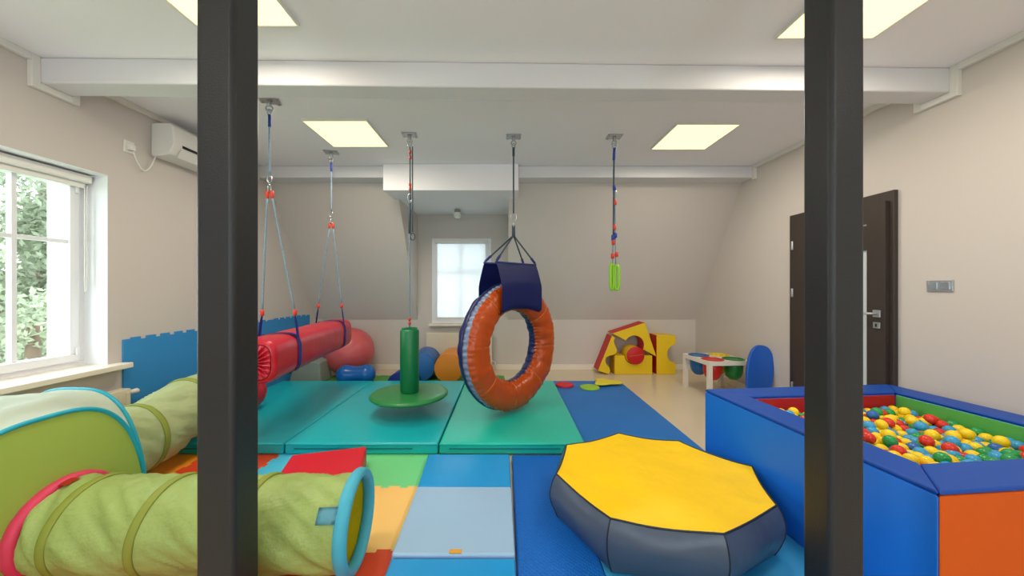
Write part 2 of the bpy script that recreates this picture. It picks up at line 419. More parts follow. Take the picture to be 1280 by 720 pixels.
# light switch
sw = thing('light_switch', 'silver double light switch on the right wall beside the door', 'switch', (XR, 2.505, 1.355))
obj('switch_plate', bx(-0.010, 0, -0.076, 0.076, -0.041, 0.041), 'alu', sw, bevel=0.003)
for y in (-0.036, 0.036): obj('rocker', bx(-0.017, -0.008, y-0.028, y+0.028, -0.027, 0.027), 'steel', sw, bevel=0.003)

# ------------------------------------------------------------------ ceiling lights
def lamp(x, y, label):
    t = thing('ceiling_light', label, 'light', (x, y, ZC), 0, 'square ceiling light panels')
    bm = bmesh.new(); fr2 = 0.30
    for a, b, c, d in ((-fr2, fr2, -fr2, -fr2+0.012), (-fr2, fr2, fr2-0.012, fr2), (-fr2, -fr2+0.012, -fr2+0.012, fr2-0.012), (fr2-0.012, fr2, -fr2+0.012, fr2-0.012)):
        box(bm, a, b, c, d, -0.022, 0)
    obj('frame', bm, 'plastic_white', t, bevel=0.002)
    obj('diffuser', bx(-0.288, 0.288, -0.288, 0.288, -0.016, -0.006), 'lamp_face', t)
    ld = bpy.data.lights.new('panel_light', 'AREA'); ld.shape = 'SQUARE'; ld.size = 0.56; ld.energy = LAMP; ld.color = (1.0, 0.91, 0.76)
    lo = bpy.data.objects.new('panel_light', ld); C.objects.link(lo); lo.parent = t; lo.location = (0, 0, -0.024)
lamp(-1.55, 3.46, 'square ceiling light panel between the bolster swing hooks')
lamp(1.88, 3.53, 'square ceiling light panel towards the door and sloping back wall')
lamp(-1.49, 1.73, 'square ceiling light panel above the left pillar')
lamp(1.93, 1.83, 'square ceiling light panel above the right pillar')
for x in (-1.5, 1.9): lamp(x, -0.6, 'added fill light panel on the ceiling behind the viewer, left side' if x < 0 else 'added fill light panel on the ceiling behind the viewer, right side')  # unseen extra panels, added to even out the room light
# small dormer ceiling lamp
t = thing('ceiling_spot', 'small round glass ceiling lamp in the dormer above the window', 'lamp', (-0.735, 5.35, DZ))
obj('socket', lt(capped(0.045, -0.05, 0, 0.008), 20), 'grey_foam', t, smooth=True)
obj('glass_shade', lt([(0.05, -0.05), (0.055, -0.08), (0.05, -0.12), (0.03, -0.135), (0, -0.14)], 20), 'plastic_white', t, smooth=True)

# ------------------------------------------------------------------ air conditioner and outlet
t = thing('air_conditioner', 'white wall air conditioner behind the left pillar', 'air conditioner', (XL, 3.48, 2.50))
prof = [(0, 0.0), (0, 0.29), (0.17, 0.29), (0.195, 0.265), (0.205, 0.10), (0.16, 0.02), (0.09, 0.0)]
obj('body', hexa([(x, -0.41, z) for x, z in prof], [(x, 0.41, z) for x, z in prof]), 'plastic_white', t, bevel=0.012, seg=3)
obj('air_flap', hexa([(x, -0.34, z) for x, z in ((0.207, 0.085), (0.165, 0.012), (0.172, 0.008), (0.214, 0.08))], [(x, 0.34, z) for x, z in ((0.207, 0.085), (0.165, 0.012), (0.172, 0.008), (0.214, 0.08))]), 'plastic_white', t)
obj('air_slot', hexa([(x, -0.33, z) for x, z in ((0.204, 0.118), (0.204, 0.095), (0.209, 0.095), (0.208, 0.118))], [(x, 0.33, z) for x, z in ((0.204, 0.118), (0.204, 0.095), (0.209, 0.095), (0.208, 0.118))]), 'dark_gap', t)
t = thing('wall_socket', 'white wall socket with plug high on the left wall', 'socket', (XL, 2.886, 2.50))
obj('socket_plate', bx(0, 0.012, -0.04, 0.04, -0.05, 0.05), 'plastic_white', t, bevel=0.003)
obj('plug', bx(0.012, 0.045, -0.02, 0.022, -0.028, 0.02), 'plastic_white', t, bevel=0.006)
pts = []
for k in range(25):
    a = k/24
    pts.append((XL+0.035, 2.886+0.01+a*0.19, 2.47-0.16*math.sin(PI*a)**0.8+0.06*a))
o = obj('power_cable', tb(pts, 0.005, 6), 'plastic_white', smooth=True); tag(origin(o, (XL, 2.886, 2.31)), 'thin white cable looping from wall socket to air conditioner', 'cable')

# ------------------------------------------------------------------ radiators
def radiator(name_label, loc, length, h, rotz):
    t = thing('radiator', name_label, 'radiator', loc, rotz, 'panel radiators')
    obj('panel', bx(0, length, 0.045, 0.125, 0.12, h), 'radiator', t, bevel=0.008, seg=2)
    n = int(length/0.05); bm = bmesh.new()
    for k in range(n):
        x = 0.03+k*(length-0.06)/(n-1); box(bm, x-0.012, x+0.012, 0.125, 0.131, 0.15, h-0.03)
    obj('ribs', bm, 'radiator', t, bevel=0.003)
    bm = bmesh.new(); tube(bm, [(0.02, 0.04, 0.15), (-0.03, 0.04, 0.15), (-0.05, 0.04, 0.13), (-0.05, 0.04, 0.0)], 0.01, 8)
    obj('pipe', bm, 'plastic_white', t, smooth=True)
    return t
t = radiator('cream panel radiator under the sill of the left window', (XL+0.005, 2.79, 0), 1.45, 0.545, -PI/2)
obj('valve_knob', lt([(0, 0), (0.012, 0), (0.012, 0.03), (0.02, 0.035), (0.022, 0.08), (0.015, 0.09), (0, 0.09)], 14, (0, 0.085, 0.50), 'X'), 'plastic_white', t, smooth=True).scale = (-1, 1, 1)
radiator('cream panel radiator under the dormer window', (-0.22, YB-0.016, 0), 1.05, 0.62, PI)

# ------------------------------------------------------------------ puzzle-edge foam tiles
def edge(p, q, inset=0.0):
    """zigzag interlocking border between two corners, same for both neighbours"""
    p = Vector(p); q = Vector(q); L = (q-p).length; d = (q-p)/L
    rev = (d.x + d.y) < 0
    if rev: return edge(q, p)[::-1]
    nrm = Vector((-d.y, d.x)); n = max(3, round(L/0.066)); out = [p]
    w = L/n
    e = 0.006
    for k in range(1, n):
        def off(j): return 0.0 if j in (0, n-1) else (0.011 if j % 2 else -0.011)
        a = k*w; lo, hi = off(k-1), off(k)
        sk = e if hi < lo else -e          # dovetail undercut
        out.append(p + d*(a+sk) + nrm*lo); out.append(p + d*(a+sk*(1 if hi*lo else 0)) + nrm*hi)
    out.append(q)
    return out
def foam_tile(x0, x1, y0, y1, z0, z1, m, label, group, plane='XY', jag=(1, 1, 1, 1)):
    cs = [(x0, y0), (x1, y0), (x1, y1), (x0, y1)]; loop = []
    for i in range(4):
        a, b = cs[i], cs[(i+1) % 4]
        e = edge(a, b) if jag[i] else [Vector(a), Vector(b)]
        loop += e[:-1]
    if plane == 'XY': bot = [(p.x, p.y, z0) for p in loop]; top = [(p.x, p.y, z1) for p in loop]
    else: bot = [(z0, p.x, p.y) for p in loop]; top = [(z1, p.x, p.y) for p in loop]
    o = obj('foam_tile', hexa(bot, top), m)
    tag(o, label, 'foam tile', group)
    return origin(o, ((x0+x1)/2, (y0+y1)/2, z0) if plane == 'XY' else (z0, (x0+x1)/2, y0))
XS = [-2.96, -2.38, -1.80, -1.22, -0.52]; YS = [1.20, 1.77, 2.34, 2.91]
cols = [['puzzle_green', 'puzzle_yellow', 'puzzle_orange'], ['puzzle_red', 'puzzle_cyan', 'puzzle_red'],
        ['puzzle_red', 'puzzle_green', 'puzzle_cyan'], ['puzzle_red', 'puzzle_yellow', 'puzzle_green']]
labs = [['green puzzle floor tile under the near side of the tent', 'yellow puzzle floor tile under the tent', 'orange puzzle floor tile beside the rear tunnel'],
        ['red puzzle floor tile under the tent end of the tunnel', 'cyan puzzle floor tile beneath the start of the tunnel', 'orange red puzzle floor tile next to the orange tile behind the tunnel'],
        ['orange red puzzle floor tile under the middle of the tunnel', 'green puzzle floor tile hidden behind the middle of the tunnel', 'cyan puzzle floor tile between the teal mat and the red block'],
        ['orange red puzzle floor tile under the tunnel mouth', 'pale orange puzzle floor tile between tunnel mouth and folding mat', 'light green puzzle floor tile right of the red block']]
for i in range(4):
    for j in range(3):
        foam_tile(XS[i], XS[i+1], YS[j], YS[j+1], 0, 0.012, cols[i][j], labs[i][j], 'puzzle tiles on the floor')
for k in range(5):
    where = ['in the corner under the grey cushion', 'under the pink ball', 'in front of the low wall right of the pink ball', 'under the blue and orange rolls', 'right of the orange roll'][k]
    foam_tile(-2.92+k*0.58, -2.34+k*0.58, 4.74, 5.32, 0, 0.012, 'puzzle_darkgreen', 'dark green puzzle floor tile '+where, 'puzzle tiles on the floor')
yy = [2.84, 3.74, 4.64, 5.54]
for k, wh in enumerate(('next to the left window sill', 'behind the left pillar', 'behind the bolster swing')):
    foam_tile(yy[k], yy[k+1], 0.02, 0.92, XL+0.001, XL+0.015, 'puzzle_blue', 'blue puzzle foam panel on the left wall '+wh, 'foam panels on the left wall', 'YZ', (1, k < 2, 1, k > 0))

# ------------------------------------------------------------------ crash mats
def soft_slab(name, x0, x1, y0, y1, z0, z1, m, bev, sag=0.0, nx=14, ny=20, amp=0.003, seed=0.0):
    """upholstered slab: soft edges, top slightly domed and uneven"""
    bm = bmesh.new()
    def f(u, v):
        x = x0+(x1-x0)*u; y = y0+(y1-y0)*v
        e = min(u, 1-u, v, 1-v)
        return (x, y, z1 + sag*16*u*(1-u)*v*(1-v) + amp*nz(x*3+seed, y*3, 0.3)*min(1, e*8))
    V = grid(bm, f, nx, ny)
    loop = [V[i][0] for i in range(nx)] + [V[nx-1][j] for j in range(1, ny)] + [V[i][ny-1] for i in range(nx-2, -1, -1)] + [V[0][j] for j in range(ny-2, 0, -1)]
    lo = [bm.verts.new((v.co.x, v.co.y, z0)) for v in loop]; n = len(loop)
    for i in range(n): bm.faces.new((loop[i], loop[(i+1) % n], lo[(i+1) % n], lo[i]))
    bm.faces.new(lo)
    return bm
for k, (x0, x1, m, lab) in enumerate(((-2.97, -1.772, 'teal_blue', 'thick teal gym mat under the bolster swing'),
                                    (-1.762, -0.541, 'teal_blue', 'thick teal gym mat under the green disc swing'),
                                    (-0.529, 0.637, 'teal', 'thick green teal gym mat under the ring swing'))):
    t = thing('gym_mat', lab, 'mat', ((x0+x1)/2, 3.735, 0.012), 0, 'teal gym mats')
    obj('cushion', soft_slab('c', x0, x1, 2.79, 4.68, 0.013, 0.105, m, 0.02, 0.006, seed=k*5), m, t, world=True, bevel=0.016, seg=3)
    bm = bmesh.new(); tube(bm, [(x0+0.0, 2.788, 0.094), (x1, 2.788, 0.094)], 0.004, 6)
    obj('piping', bm, m, t, world=True, smooth=True)
    bm = bmesh.new(); box(bm, x0+0.08, x1-0.2, 2.7835, 2.789, 0.058, 0.064)
    obj('zip', bm, 'seam_teal', t, world=True)
# blue mats
def simple_mat(name, x0, x1, y0, y1, z0, z1, m, lab, bev=0.01, rz=0.0):
    o = obj(name, soft_slab(name, x0, x1, y0, y1, z0, z1, m, bev, 0.002), m, bevel=bev, seg=3)
    return tag(origin(o, ((x0+x1)/2, (y0+y1)/2, z0)), lab, 'mat', 'blue floor mats')
simple_mat('floor_mat', 0.655, 1.61, 2.62, 4.95, 0, 0.03, 'mat_blue', 'long smooth blue floor mat between the ring swing and bare floor')
simple_mat('ribbed_mat', 0.052, 0.46, 1.0, 2.775, 0, 0.02, 'ribbed_blue', 'narrow ribbed dark blue mat right of the folding mat')
o = simple_mat('floor_mat', 0.462, 1.464, 1.0, 2.60, 0, 0.015, 'mat_sky', 'lighter sky blue floor mat under the yellow beanbag')
for v in o.data.vertices:
    u = (v.co.x+0.501)/1.002; yw = v.co.y+1.8; xr = 1.572-0.0912*(yw-1.275)
    v.co.x = -0.501+(xr-0.462)*u

# folding mat of three cushions
t = thing('folding_mat', 'three-section folding mat in blue and pale blue beside the yellow tile', 'mat', (-0.27, 1.9, 0))
for ya, yb, xa, xb, xc, xd, m, z in ((2.262, 2.715, -0.570, 0.036, -0.60, 0.030, 'fold_blue', 0.055), (1.68, 2.256, -0.55, 0.046, -0.57, 0.038, 'fold_pale', 0.063), (1.10, 1.672, -0.54, 0.05, -0.545, 0.046, 'fold_blue', 0.053)):
    bm = soft_slab('s', 0, 1, ya, yb, 0.013, z, m, 0.01, 0.006, amp=0.004, seed=ya*7)
    for v in bm.verts:
        f = (v.co.y-ya)/(yb-ya); l = xa+(xc-xa)*f; r = xb+(xd-xb)*f
        v.co.x = l+(r-l)*v.co.x
    obj('cushion', bm, m, t, world=True, bevel=0.012, seg=3)
obj('brand_tag', bx(-0.272, -0.212, 1.685, 1.71, 0.0625, 0.0655), 'tag_orange', t, world=True)
for y in (2.259, 1.676): obj('hinge_strip', bx(-0.55, 0.02, y-0.012, y+0.012, 0.014, 0.035), 'fold_blue', t, world=True)

# red foam block behind tunnel
o = obj('foam_block', bx(-0.25, 0.25, -0.20, 0.20, 0, 0.135), 'red_foam', bevel=0.015, seg=3)
o.location = (-1.235, 2.385, 0.0125); o.rotation_euler = (0, 0, math.radians(16)); tag(o, 'red foam block lying behind the tunnel mouth', 'foam block')

# ------------------------------------------------------------------ play tent and tunnels
TX0, TX1, TY0, TY1, TZ = -2.95, -2.10, 1.15, 2.05, 0.735
def arch(u): return TZ*max(0.0, 1-abs(u)**3.0)**(1/2.0)
tent = thing('play_tent', 'green pop-up play tent with cyan piping by the left window', 'tent', ((TX0+TX1)/2, (TY0+TY1)/2, 0.012))
BASE = 0.014
def shp(u): return math.copysign(math.sin(abs(u)*PI/2), u)
def topf(a, b):
    u = shp(2*a-1); v = shp(2*b-1)
    A = arch(u); B = arch(v); z = (A**9+B**9)**(1/9)
    z = min(z, TZ*1.03)
    d = 0.012*nz(u*4, v*4, 0.5)*(1-abs(u))*(1-abs(v))*4
    # arches bow outward a little with height
    return ((TX0+TX1)/2+(TX1-TX0)/2*u, (TY0+TY1)/2+(TY1-TY0)/2*v, BASE+z+d)
bm = bmesh.new(); grid(bm, topf, 49, 49); obj('roof', bm, 'tent_lit', tent, world=True, smooth=True)
def arch_pts(side):
    out = []
    for k in range(65):
        u = shp(2*k/64-1)
        if side in 'EW': out.append((TX1 if side == 'E' else TX0, (TY0+TY1)/2+(TY1-TY0)/2*u, BASE+arch(u)))
        else: out.append(((TX0+TX1)/2+(TX1-TX0)/2*u, TY1 if side == 'N' else TY0, BASE+arch(u)))
    return out
def wallpanel(side, hole):
    half = (TY1-TY0)/2 if side in 'EW' else (TX1-TX0)/2
    mid = (TY0+TY1)/2 if side in 'EW' else (TX0+TX1)/2
    hc, hz, hr = hole if hole else (mid, 0.3, 0.0)
    bm = bmesh.new(); n = 72
    def inside(s, z): u = (s-mid)/half; return abs(u) < 1 and 0 <= z <= arch(u)
    def mk(s, z, bul):
        if side == 'E': p = (TX1+bul, s, BASE+z)
        elif side == 'W': p = (TX0-bul*0.0, s, BASE+z)
        elif side == 'N': p = (s, TY1+bul, BASE+z)
        else: p = (s, TY0-bul, BASE+z)
        return bm.verts.new(p)
    rings = []
    outer = []
    for k in range(n):
        a = 2*PI*k/n; r = hr
        while inside(hc+r*math.cos(a), hz+r*math.sin(a)) and r < 2: r += 0.002
        outer.append(max(r, hr+0.004))
    for q in range(7):
        f = q/6
        if hr == 0 and q == 0:
            rings.append([mk(hc, hz, 0.02)]); continue
        rings.append([mk(hc+(hr+(outer[k]-hr)*f)*math.cos(2*PI*k/n), hz+(hr+(outer[k]-hr)*f)*math.sin(2*PI*k/n), 0.02*(1-f)) for k in range(n)])
    for A, B in zip(rings, rings[1:]):
        for k in range(n):
            if len(A) == 1: bm.faces.new((A[0], B[k], B[(k+1) % n]))
            else: bm.faces.new((A[k], A[(k+1) % n], B[(k+1) % n], B[k]))
    return bm
H1 = (1.65, 0.225, 0.212); H2 = (-2.60, 0.262, 0.25)
for side, hole in (('E', H1), ('N', H2), ('W', None), ('S', None)):
    obj('side_panel', wallpanel(side, hole), 'tent_green', tent, world=True, smooth=True)
    obj('arch_piping', tb(arch_pts(side), 0.011, 8), 'piping_cyan', tent, world=True, smooth=True)

def tunnel(name, label, path, R, ribs, first_ring, last_ring, m, inner, zoff):
    """path(s)->centre, s in 0..1; fabric tube with sewn wire ribs"""
    c0 = Vector(path(0)); t = thing(name, label, 'tunnel', (c0.x, c0.y, zoff), 0, 'play tunnels')
    def frame(s):
        a = Vector(path(max(0, s-0.01))); b = Vector(path(min(1, s+0.01))); d = (b-a).normalized()
        side = d.cross(Vector((0, 0, 1))).normalized(); up = side.cross(d); return d, side, up
    def P(s, th, r, lag=0.0):
        c = Vector(path(s)); d, sd, up = frame(s)
        return c + (sd*math.cos(th) + up*math.sin(th))*r + d*lag
    rr = sorted([0.0]+list(ribs)+[1.0])
    def rad(s, th):
        for a, b in zip(rr, rr[1:]):
            if a <= s <= b+1e-9:
                f = (s-a)/(b-a); env = math.sin(PI*f)
                tw = th + 1.5*f
                return R*(1 - 0.035*env) + env*(0.026*nz(math.cos(tw)*2.6, math.sin(tw)*2.6, s*4+7) + 0.020*(0.35-abs(nz(math.cos(tw)*4.5, math.sin(tw)*4.5, s*5))))
        return R
    L = (Vector(path(1))-Vector(path(0))).length
    def tilt(th): return 0.006*math.sin(th)
    nu = int(L*90)
    def f(u, v): th = 2*PI*v; return P(u, th, rad(u, th), tilt(th)*min(1, u*6, (1-u)*6))
    bm = bmesh.new(); grid(bm, f, nu, 96, cv=True); obj('fabric', bm, m, t, world=True, smooth=True)
    bm = bmesh.new(); grid(bm, lambda u, v: P(u, 2*PI*v, rad(u, 2*PI*v)-0.006, tilt(2*PI*v)*min(1, u*6, (1-u)*6)), nu, 96, cv=True); obj('lining', bm, inner, t, world=True, smooth=True)
    for s in ribs:
        bm = bmesh.new()
        def g(u, v):
            th = 2*PI*v; a = 2*PI*u
            return P(s, th, R+0.002+0.007*math.cos(a), tilt(th)+0.02*math.sin(a))
        grid(bm, g, 10, 72, True, True); obj('wire_rib', bm, 'tunnel_rib', t, world=True, smooth=True)
    for s, mm, rr_ in ((0.0, first_ring, 0.024), (1.0, last_ring, 0.026)):
        bm = bmesh.new()
        def g(u, v):
            th = 2*PI*v; a = 2*PI*u; k = 1+0.1*abs(math.sin(th*9))
            return P(s, th, R+0.0+rr_*0.8*k*math.cos(a), rr_*1.15*math.sin(a))
        grid(bm, g, 14, 108, True, True); obj('end_ring', bm, mm, t, world=True, smooth=True)
    return t, P
Z1 = 0.012+0.212
t, P = tunnel('play_tunnel', 'light green crawl tunnel with cyan rimmed mouth in the foreground', lambda s: (-2.060+s*1.345, 1.65+0.022*max(0.0, (s-0.6)/0.4)**2, Z1+0.012), 0.202, (0.10, 0.37, 0.68), 'tunnel_pinkring', 'tunnel_cyan', 'tunnel_green', 'tunnel_yellow', 0.012)
def strap(P, s0, s1, th0, th1, r):
    bm = bmesh.new(); grid(bm, lambda u, v: P(s0+(s1-s0)*u, th0+(th1-th0)*v, r), 5, 5)
    bmesh.ops.solidify(bm, geom=bm.faces[:], thickness=0.004); return bm
obj('loop_tag', strap(P, 0.925, 0.985, 0.50, 0.80, 0.216), 'tag_cyan', t, world=True, smooth=True)
obj('loop_tag', strap(P, 0.0, 0.05, 1.30, 1.55, 0.214), 'red_tag', t, world=True, smooth=True)
def path2(s):
    y = 2.085+s*1.0; k = min(1, max(0, (y-2.45)/0.45)); k = k*k*(3-2*k)
    return (-2.60+0.05*s, y, 0.286+0.095*k)
tunnel('play_tunnel', 'green crawl tunnel in window-lit tint, running from the tent onto the teal mat', path2, 0.236, (0.36, 0.75), 'tunnel_rib', 'tunnel_rib', 'tunnel_lit', 'tunnel_yellow', 0.012)

# ------------------------------------------------------------------ ceiling hooks and swings
def ring_pts(c, r, ax, n=16, sx=1.0):
    c = Vector(c); ax = Vector(ax).normalized(); a = ax.orthogonal().normalized(); 
    if abs(ax.z) < 0.5: a = Vector((0, 0, 1))
    b = ax.cross(a)
    return [c + a*math.cos(2*PI*k/n)*r*sx + b*math.sin(2*PI*k/n)*r for k in range(n)]
def hook(x, y, label, rz):
    t = thing('ceiling_hook', label, 'hook', (x, y, ZC), rz, 'ceiling hooks for the swings')
    obj('base_plate', bx(-0.075, 0.075, -0.055, 0.055, -0.010, 0), 'steel', t, bevel=0.003)
    for sx in (-1, 1):
        for sy in (-1, 1):
            obj('bolt', lt([(0, -0.018), (0.009, -0.018), (0.009, -0.010), (0.0, -0.010)], 6, (sx*0.058, sy*0.038, 0)), 'steel', t)
    obj('swivel', lt([(0, -0.05), (0.014, -0.05), (0.018, -0.035), (0.012, -0.022), (0.022, -0.010), (0, -0.010)], 14), 'steel', t, smooth=True)
    obj('eye_ring', tb(ring_pts((0, 0, -0.072), 0.024, (0, 1, 0)), 0.006, 8, closed=True), 'steel', t, smooth=True)
def carabiner(parent, c, h=0.05, ax=(0, 1, 0), m='steel', name='carabiner'):
    obj(name, tb(ring_pts(c, h*0.32, ax, 16, 1.0/0.64), 0.005, 8, closed=True), m, parent, world=True, smooth=True)
def stopper(parent, c, d, L=0.04, r=0.014, m='red_tag'):
    d = Vector(d).normalized(); c = Vector(c)
    obj('stopper', tb([c-d*L/2, c-d*L*0.42, c+d*L*0.42, c+d*L/2], [r*0.6, r, r, r*0.6], 10), m, parent, world=True, smooth=True)
def rope(parent, a, b, r=0.007, m='rope', sag=0.0, name='rope', n=10):
    a = Vector(a); b = Vector(b)
    obj(name, tb([a.lerp(b, k/n)-Vector((0, 0, sag*4*(k/n)*(1-k/n))) for k in range(n+1)], r, 8), m, parent, world=True, smooth=True)

# red bolster swing
A = Vector((-1.80, 2.48, 0.81)); B = Vector((-2.005, 4.2, 0.81)); ax = (B-A).normalized(); sd = Vector((ax.y, -ax.x, 0)); up = Vector((0, 0, 1)); LN = (B-A).length
hk1 = Vector((-1.92, 2.85, ZC)); hk2 = Vector((-1.96, 3.94, ZC))
hook(hk1.x, hk1.y, 'steel ceiling hook holding the near end of the bolster swing', 0.35)
hook(hk2.x, hk2.y, 'steel ceiling hook holding the far end of the bolster swing', 0.2)
t = thing('bolster_swing', 'red padded bolster swing hung level on four ropes', 'swing', (-1.9, 3.34, 0.66))
RB = 0.16
def se(th, r, e=3.6):
    c, s = math.cos(th), math.sin(th); k = (abs(c)**e+abs(s)**e)**(-1/e)
    return c*k*r, s*k*r
def bol(s, th, r):
    x, z = se(th, r); return A + ax*s + sd*x + up*z
bm = bmesh.new()
NB = 30
def bf(u, v):
    th = 2*PI*v; s = u*LN; e = min(s, LN-s); r = RB
    if e < 0.03: r -= 0.03-math.sqrt(max(0, 0.03**2-(0.03-e)**2))
    r += 0.003*nz(s*5, math.cos(th)*2, math.sin(th)*2)
    return bol(s, th, r)
us = [0, 0.001, 0.004, 0.009, 0.018] + [0.03+(k/24)*0.94 for k in range(25)] + [0.982, 0.991, 0.996, 0.999, 1]
V = [[bm.verts.new(bf(u, j/64)) for j in range(64)] for u in us]
for i in range(len(us)-1):
    for j in range(64): bm.faces.new((V[i][j], V[i+1][j], V[i+1][(j+1) % 64], V[i][(j+1) % 64]))
obj('bolster_body', bm, 'red_vinyl', t, world=True, smooth=True)
for s0, sg in ((0.0, -1), (LN, 1)):
    bm = bmesh.new()
    def cf(u, v):
        th = 2*PI*v; f = 1-u*0.93
        pl = 0.016*math.sin(th*20)*math.sin(PI*min(1, f))*0.9
        return bol(s0 + sg*(0.018*(1-f)**0.5*0 + 0.012*math.sin(PI*f)) - sg*0.02*(1-f) + pl*sg, th, 0.125*f)
    grid(bm, cf, 12, 160, cv=True); obj('gathered_end', bm, 'red_vinyl', t, world=True, smooth=True)
    obj('end_button', tb([bol(s0+sg*-0.03, 0, 0), bol(s0+sg*0.006, 0, 0)], 0.018, 12), 'steel', t, world=True, smooth=True)
for hk, s in ((hk1, 0.37), (hk2, 1.47)):
    jn = Vector((hk.x, hk.y, 2.10 if s < 1 else 2.04))
    c = Vector(hk)-Vector((0, 0, 0.10)); carabiner(t, c, 0.05)
    obj('rope_sleeve', tb([c-Vector((0, 0, 0.02)), c-Vector((0, 0, 0.12))], 0.011, 8), 'strap_blue', t, world=True, smooth=True)
    rope(t, c-Vector((0, 0, 0.10)), jn+Vector((0, 0, 0.16)), 0.008)
    carabiner(t, jn+Vector((0, 0, 0.125)), 0.06); carabiner(t, jn+Vector((0, 0, 0.05)), 0.06, (1, 0, 0))
    stopper(t, jn+Vector((-0.02, 0, 0)), (0, 0, 1), 0.06, 0.014); stopper(t, jn+Vector((0.02, 0, 0)), (0, 0, 1), 0.06, 0.014)
    # strap ring around the bolster
    bm = bmesh.new()
    grid(bm, lambda u, v: bol(s+(u-0.5)*0.055, 2*PI*v, RB+0.006), 3, 64, cv=True)
    bmesh.ops.solidify(bm, geom=bm.faces[:], thickness=0.004)
    obj('strap', bm, 'strap_blue', t, world=True, smooth=True)
    for q in (-1, 1):
        top = A+ax*s+sd*(q*0.125)+up*0.33
        low = A+ax*s+sd*(q*0.150)+up*0.11
        rope(t, jn+Vector((q*0.02, 0, -0.02)), top, 0.0075)
        stopper(t, top+Vector((0, 0, 0.0)), (0, 0, 1), 0.05, 0.015)
        bm = bmesh.new()
        pp = [top-up*0.02, top.lerp(low, 0.35), low]
        vs_ = [[bm.verts.new(p+ax*e) for e in (-w_, w_)] for p, w_ in zip(pp, (0.01, 0.022, 0.022))]
        for a_, b_ in zip(vs_, vs_[1:]): bm.faces.new((a_[0], a_[1], b_[1], b_[0]))
        bmesh.ops.solidify(bm, geom=bm.faces[:], thickness=0.006)
        obj('strap', bm, 'strap_blue', t, world=True)

# green disc swing
hx, hy = -0.956, 3.49
hook(hx, hy, 'steel ceiling hook holding the green disc swing', 0.1)
t = thing('disc_swing', 'green disc swing with padded post on a rope', 'swing', (hx, hy, 0.26))
obj('seat_disc', lt([(0, 0.262), (0.33, 0.262), (0.365, 0.268), (0.378, 0.28), (0.378, 0.292), (0.365, 0.303), (0.33, 0.308), (0, 0.308)], 64, (hx, hy, 0)), 'green_disc', t, world=True, smooth=True)
obj('post', lt(capped(0.092, 0.30, 0.935, 0.025), 40, (hx, hy, 0)), 'green_vinyl', t, world=True, smooth=True)
bm = bmesh.new()
for k in range(16): tube(bm, [(hx+0.018*math.cos(2*PI*k/16), hy+0.018*math.sin(2*PI*k/16), 0.944), (hx+0.075*math.cos(2*PI*k/16), hy+0.075*math.sin(2*PI*k/16), 0.938)], 0.005, 6)
obj('gathered_top', bm, 'green_vinyl', t, world=True, smooth=True)
Z = lambda py: 1.34+(360-py)*hy/438
carabiner(t, (hx, hy, ZC-0.10), 0.05)
rope(t, (hx+0.004, hy, ZC-0.12), (hx+0.006, hy, Z(250)), 0.007, 'rope_dark'); rope(t, (hx+0.028, hy, ZC-0.12), (hx+0.03, hy, Z(290)), 0.006, 'rope_dark')
for py in (190, 197, 231, 236): stopper(t, (hx+0.005, hy, Z(py)), (0, 0, 1), 0.035, 0.013)
carabiner(t, (hx+0.005, hy, Z(247)), 0.075); carabiner(t, (hx+0.03, hy, Z(296)), 0.07, (0, 1, 0), 'rope_dark')
bm = bmesh.new(); tube(bm, [(hx, hy, Z(254)), (hx, hy, Z(292))], 0.012, 8); obj('rope_adjuster', bm, 'rope_dark', t, world=True, smooth=True)
rope(t, (hx, hy, Z(290)), (hx, hy, 0.93), 0.007)
for py in (399, 404): stopper(t, (hx, hy, Z(py)), (0, 0, 1), 0.03, 0.014)

# ring swing
hx, hy = 0.08, 3.53
hook(hx, hy, 'steel ceiling hook holding the orange ring swing', 0.0)
rz = math.radians(46)
t = thing('ring_swing', 'large orange and blue stuffed ring swing in a blue sling', 'swing', (0.055, 3.5, 0.14), rz)
RM, RT, ZR = 0.49, 0.138, 0.63     # local centre height above the base
def tor(phi, psi, r, dphi=0.0):
    # psi: 0 outward, +90 towards the front (-Y)
    e = 2.5; c, s = math.cos(psi), math.sin(psi); k = (abs(c)**e+abs(s)**e)**(-1/e)
    rad = RM + r*k*c; y = -r*k*s*0.92
    return (rad*math.cos(phi), y, ZR+rad*math.sin(phi))
D = math.radians
def band(name, m, p0, p1, n, fn, nphi=288):
    bm = bmesh.new()
    grid(bm, lambda u, v: tor(2*PI*u, D(p0+(p1-p0)*v), RT+fn(2*PI*u, v)), nphi, n, cu=True)
    return obj(name, bm, m, t, smooth=True)
def wr(phi, v, q): return 0.011*nz(math.cos(phi)*7, math.sin(phi)*7, v*3+q)
def orange(phi, v):
    ed = max(0, 1-min(v, 1-v)*5)
    return -0.012*ed*ed*0 + 0.008*ed*math.sin(phi*64+3*nz(math.cos(phi)*9, math.sin(phi)*9, 1)) + wr(phi, v, 0) - 0.012*max(0, 1-abs(math.sin(phi*4+0.4))*14)*(1-ed)
band('front_cover', 'orange_vinyl', 28, 172, 18, orange)
band('gathered_tread', 'silver_blue', -8, 30, 8, lambda phi, v: -0.008+0.009*math.sin(PI*v)*math.sin(phi*70+2*nz(math.cos(phi)*9, math.sin(phi)*9, 4)))
band('back_cover', 'blue_vinyl', -190, -6, 22, lambda phi, v: wr(phi, v, 9)+0.004*math.sin(phi*50)*max(0, 1-v*3))
band('edge_piping', 'blue_vinyl', -14, 0, 5, lambda phi, v: 0.008*math.sin(PI*v))
for k in range(8):
    phi = (k*PI-0.4)/4
    pts = [tor(phi, D(30+k2*140/12), RT-0.006) for k2 in range(13)]
    obj('seam', tb(pts, 0.003, 6), 'thread', t, smooth=True)
